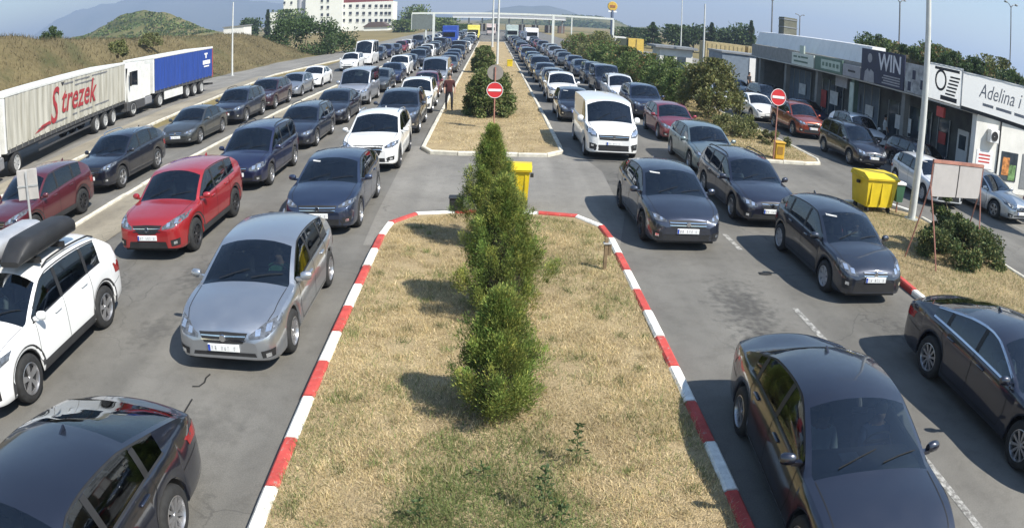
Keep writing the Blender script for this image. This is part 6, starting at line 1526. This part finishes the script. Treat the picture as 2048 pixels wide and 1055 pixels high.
ORD = ['first', 'second', 'third', 'fourth', 'fifth', 'sixth', 'seventh', 'eighth', 'ninth', 'tenth', 'eleventh', 'twelfth', 'thirteenth', 'fourteenth', 'fifteenth', 'sixteenth', 'seventeenth', 'eighteenth', 'nineteenth', 'twentieth', 'twenty-first', 'twenty-second', 'twenty-third', 'twenty-fourth', 'twenty-fifth', 'twenty-sixth', 'twenty-seventh', 'twenty-eighth']
for i, (x, y, k_, cl, nm) in enumerate(pk): car(k_, x, y, cl, '%s parked %s' % (nm, ('in the shaded row beside the far shops, %s back' % ORD[i]) if i < 7 else 'beyond the hedge near the white booth, %s of its group' % ORD[i - 7]), GP, lod=1 if y < 60 else 2)
# the queues running back to the border
PAL = [(BLK, 'black', .3), (BLK, 'black', .3), (DBLU, 'dark blue', .5), (DBLU, 'dark blue', .5), (DGR, 'charcoal', .5), (GRY, 'grey', .6), (SIL, 'silver', .8), (WHT, 'white', 0), ((.20, .015, .02), 'dark red', .3), ((.03, .045, .06), 'slate blue', .6), (DGR, 'charcoal', .5), ((.16, .18, .18), 'light grey', .7)]
KN = {'hatch': 'hatchback', 'compact': 'small hatchback', 'hatch_b': 'hatchback', 'suv_b': 'off-road car', 'sedan': 'saloon', 'estate': 'estate', 'suv': 'off-road car', 'bigsuv': 'large off-road car', 'mpv': 'people carrier', 'minivan': 'minibus'}
qr = random.Random(21)
def queue(x0, y, yend, group, where, bend=lambda y: 0):
    i = 0
    while y < yend:
        for lx, ld, *_ in FARL:
            if abs(lx - x0 - bend(y)) < 2.2 and ld - 6 < y < ld + 9: y = ld + 9.5
        kd = qr.choice(['hatch', 'hatch_b', 'suv_b', 'sedan', 'suv', 'suv', 'estate', 'mpv', 'bigsuv', 'hatch', 'compact', 'minivan' if qr.random() < .3 else 'suv'])
        cl, nm, mt = qr.choice(PAL)
        car(kd, x0 + bend(y) + qr.uniform(-.18, .18), y, cl, '%s %s, %s of the distant queue %s' % (nm, KN[kd], ORD[i], where), group, lod=1 if y < 72 else 2, metal=mt)
        y += SPECS[kd]['L'] + qr.uniform(1.1, 2.3) * (1 if y < 100 else 1.2); i += 1
queue(-3.75, 46.8, 190, GL, 'directly left of the median')
queue(-7.1, 44.0, 200, GM, 'in the second left lane')
queue(-12.5, 77.2, 200, GT, 'in the third left lane', lambda y: .02 * (y - 77))
queue(4.15, 51.8, 190, GR, 'directly right of the median')
queue(7.6, 52.6, 190, GS, 'in the second right lane')

# ================================================================== AIR
def haze():
    m = bpy.data.materials.new('haze_air'); m.use_nodes = True; nt = m.node_tree; nt.nodes.clear()
    out = nt.nodes.new('ShaderNodeOutputMaterial'); v = nt.nodes.new('ShaderNodeVolumePrincipled')
    v.inputs['Color'].default_value = (.60, .75, 1.0, 1); v.inputs['Density'].default_value = .00050; v.inputs['Anisotropy'].default_value = .2
    nt.links.new(v.outputs[0], out.inputs['Volume'])
    o = MB().box(-6500, 6500, -280, 5600, -4, 262).build('haze', m); tag(o, 'thin bluish summer haze over the whole place', 'haze', kind='stuff')
haze()
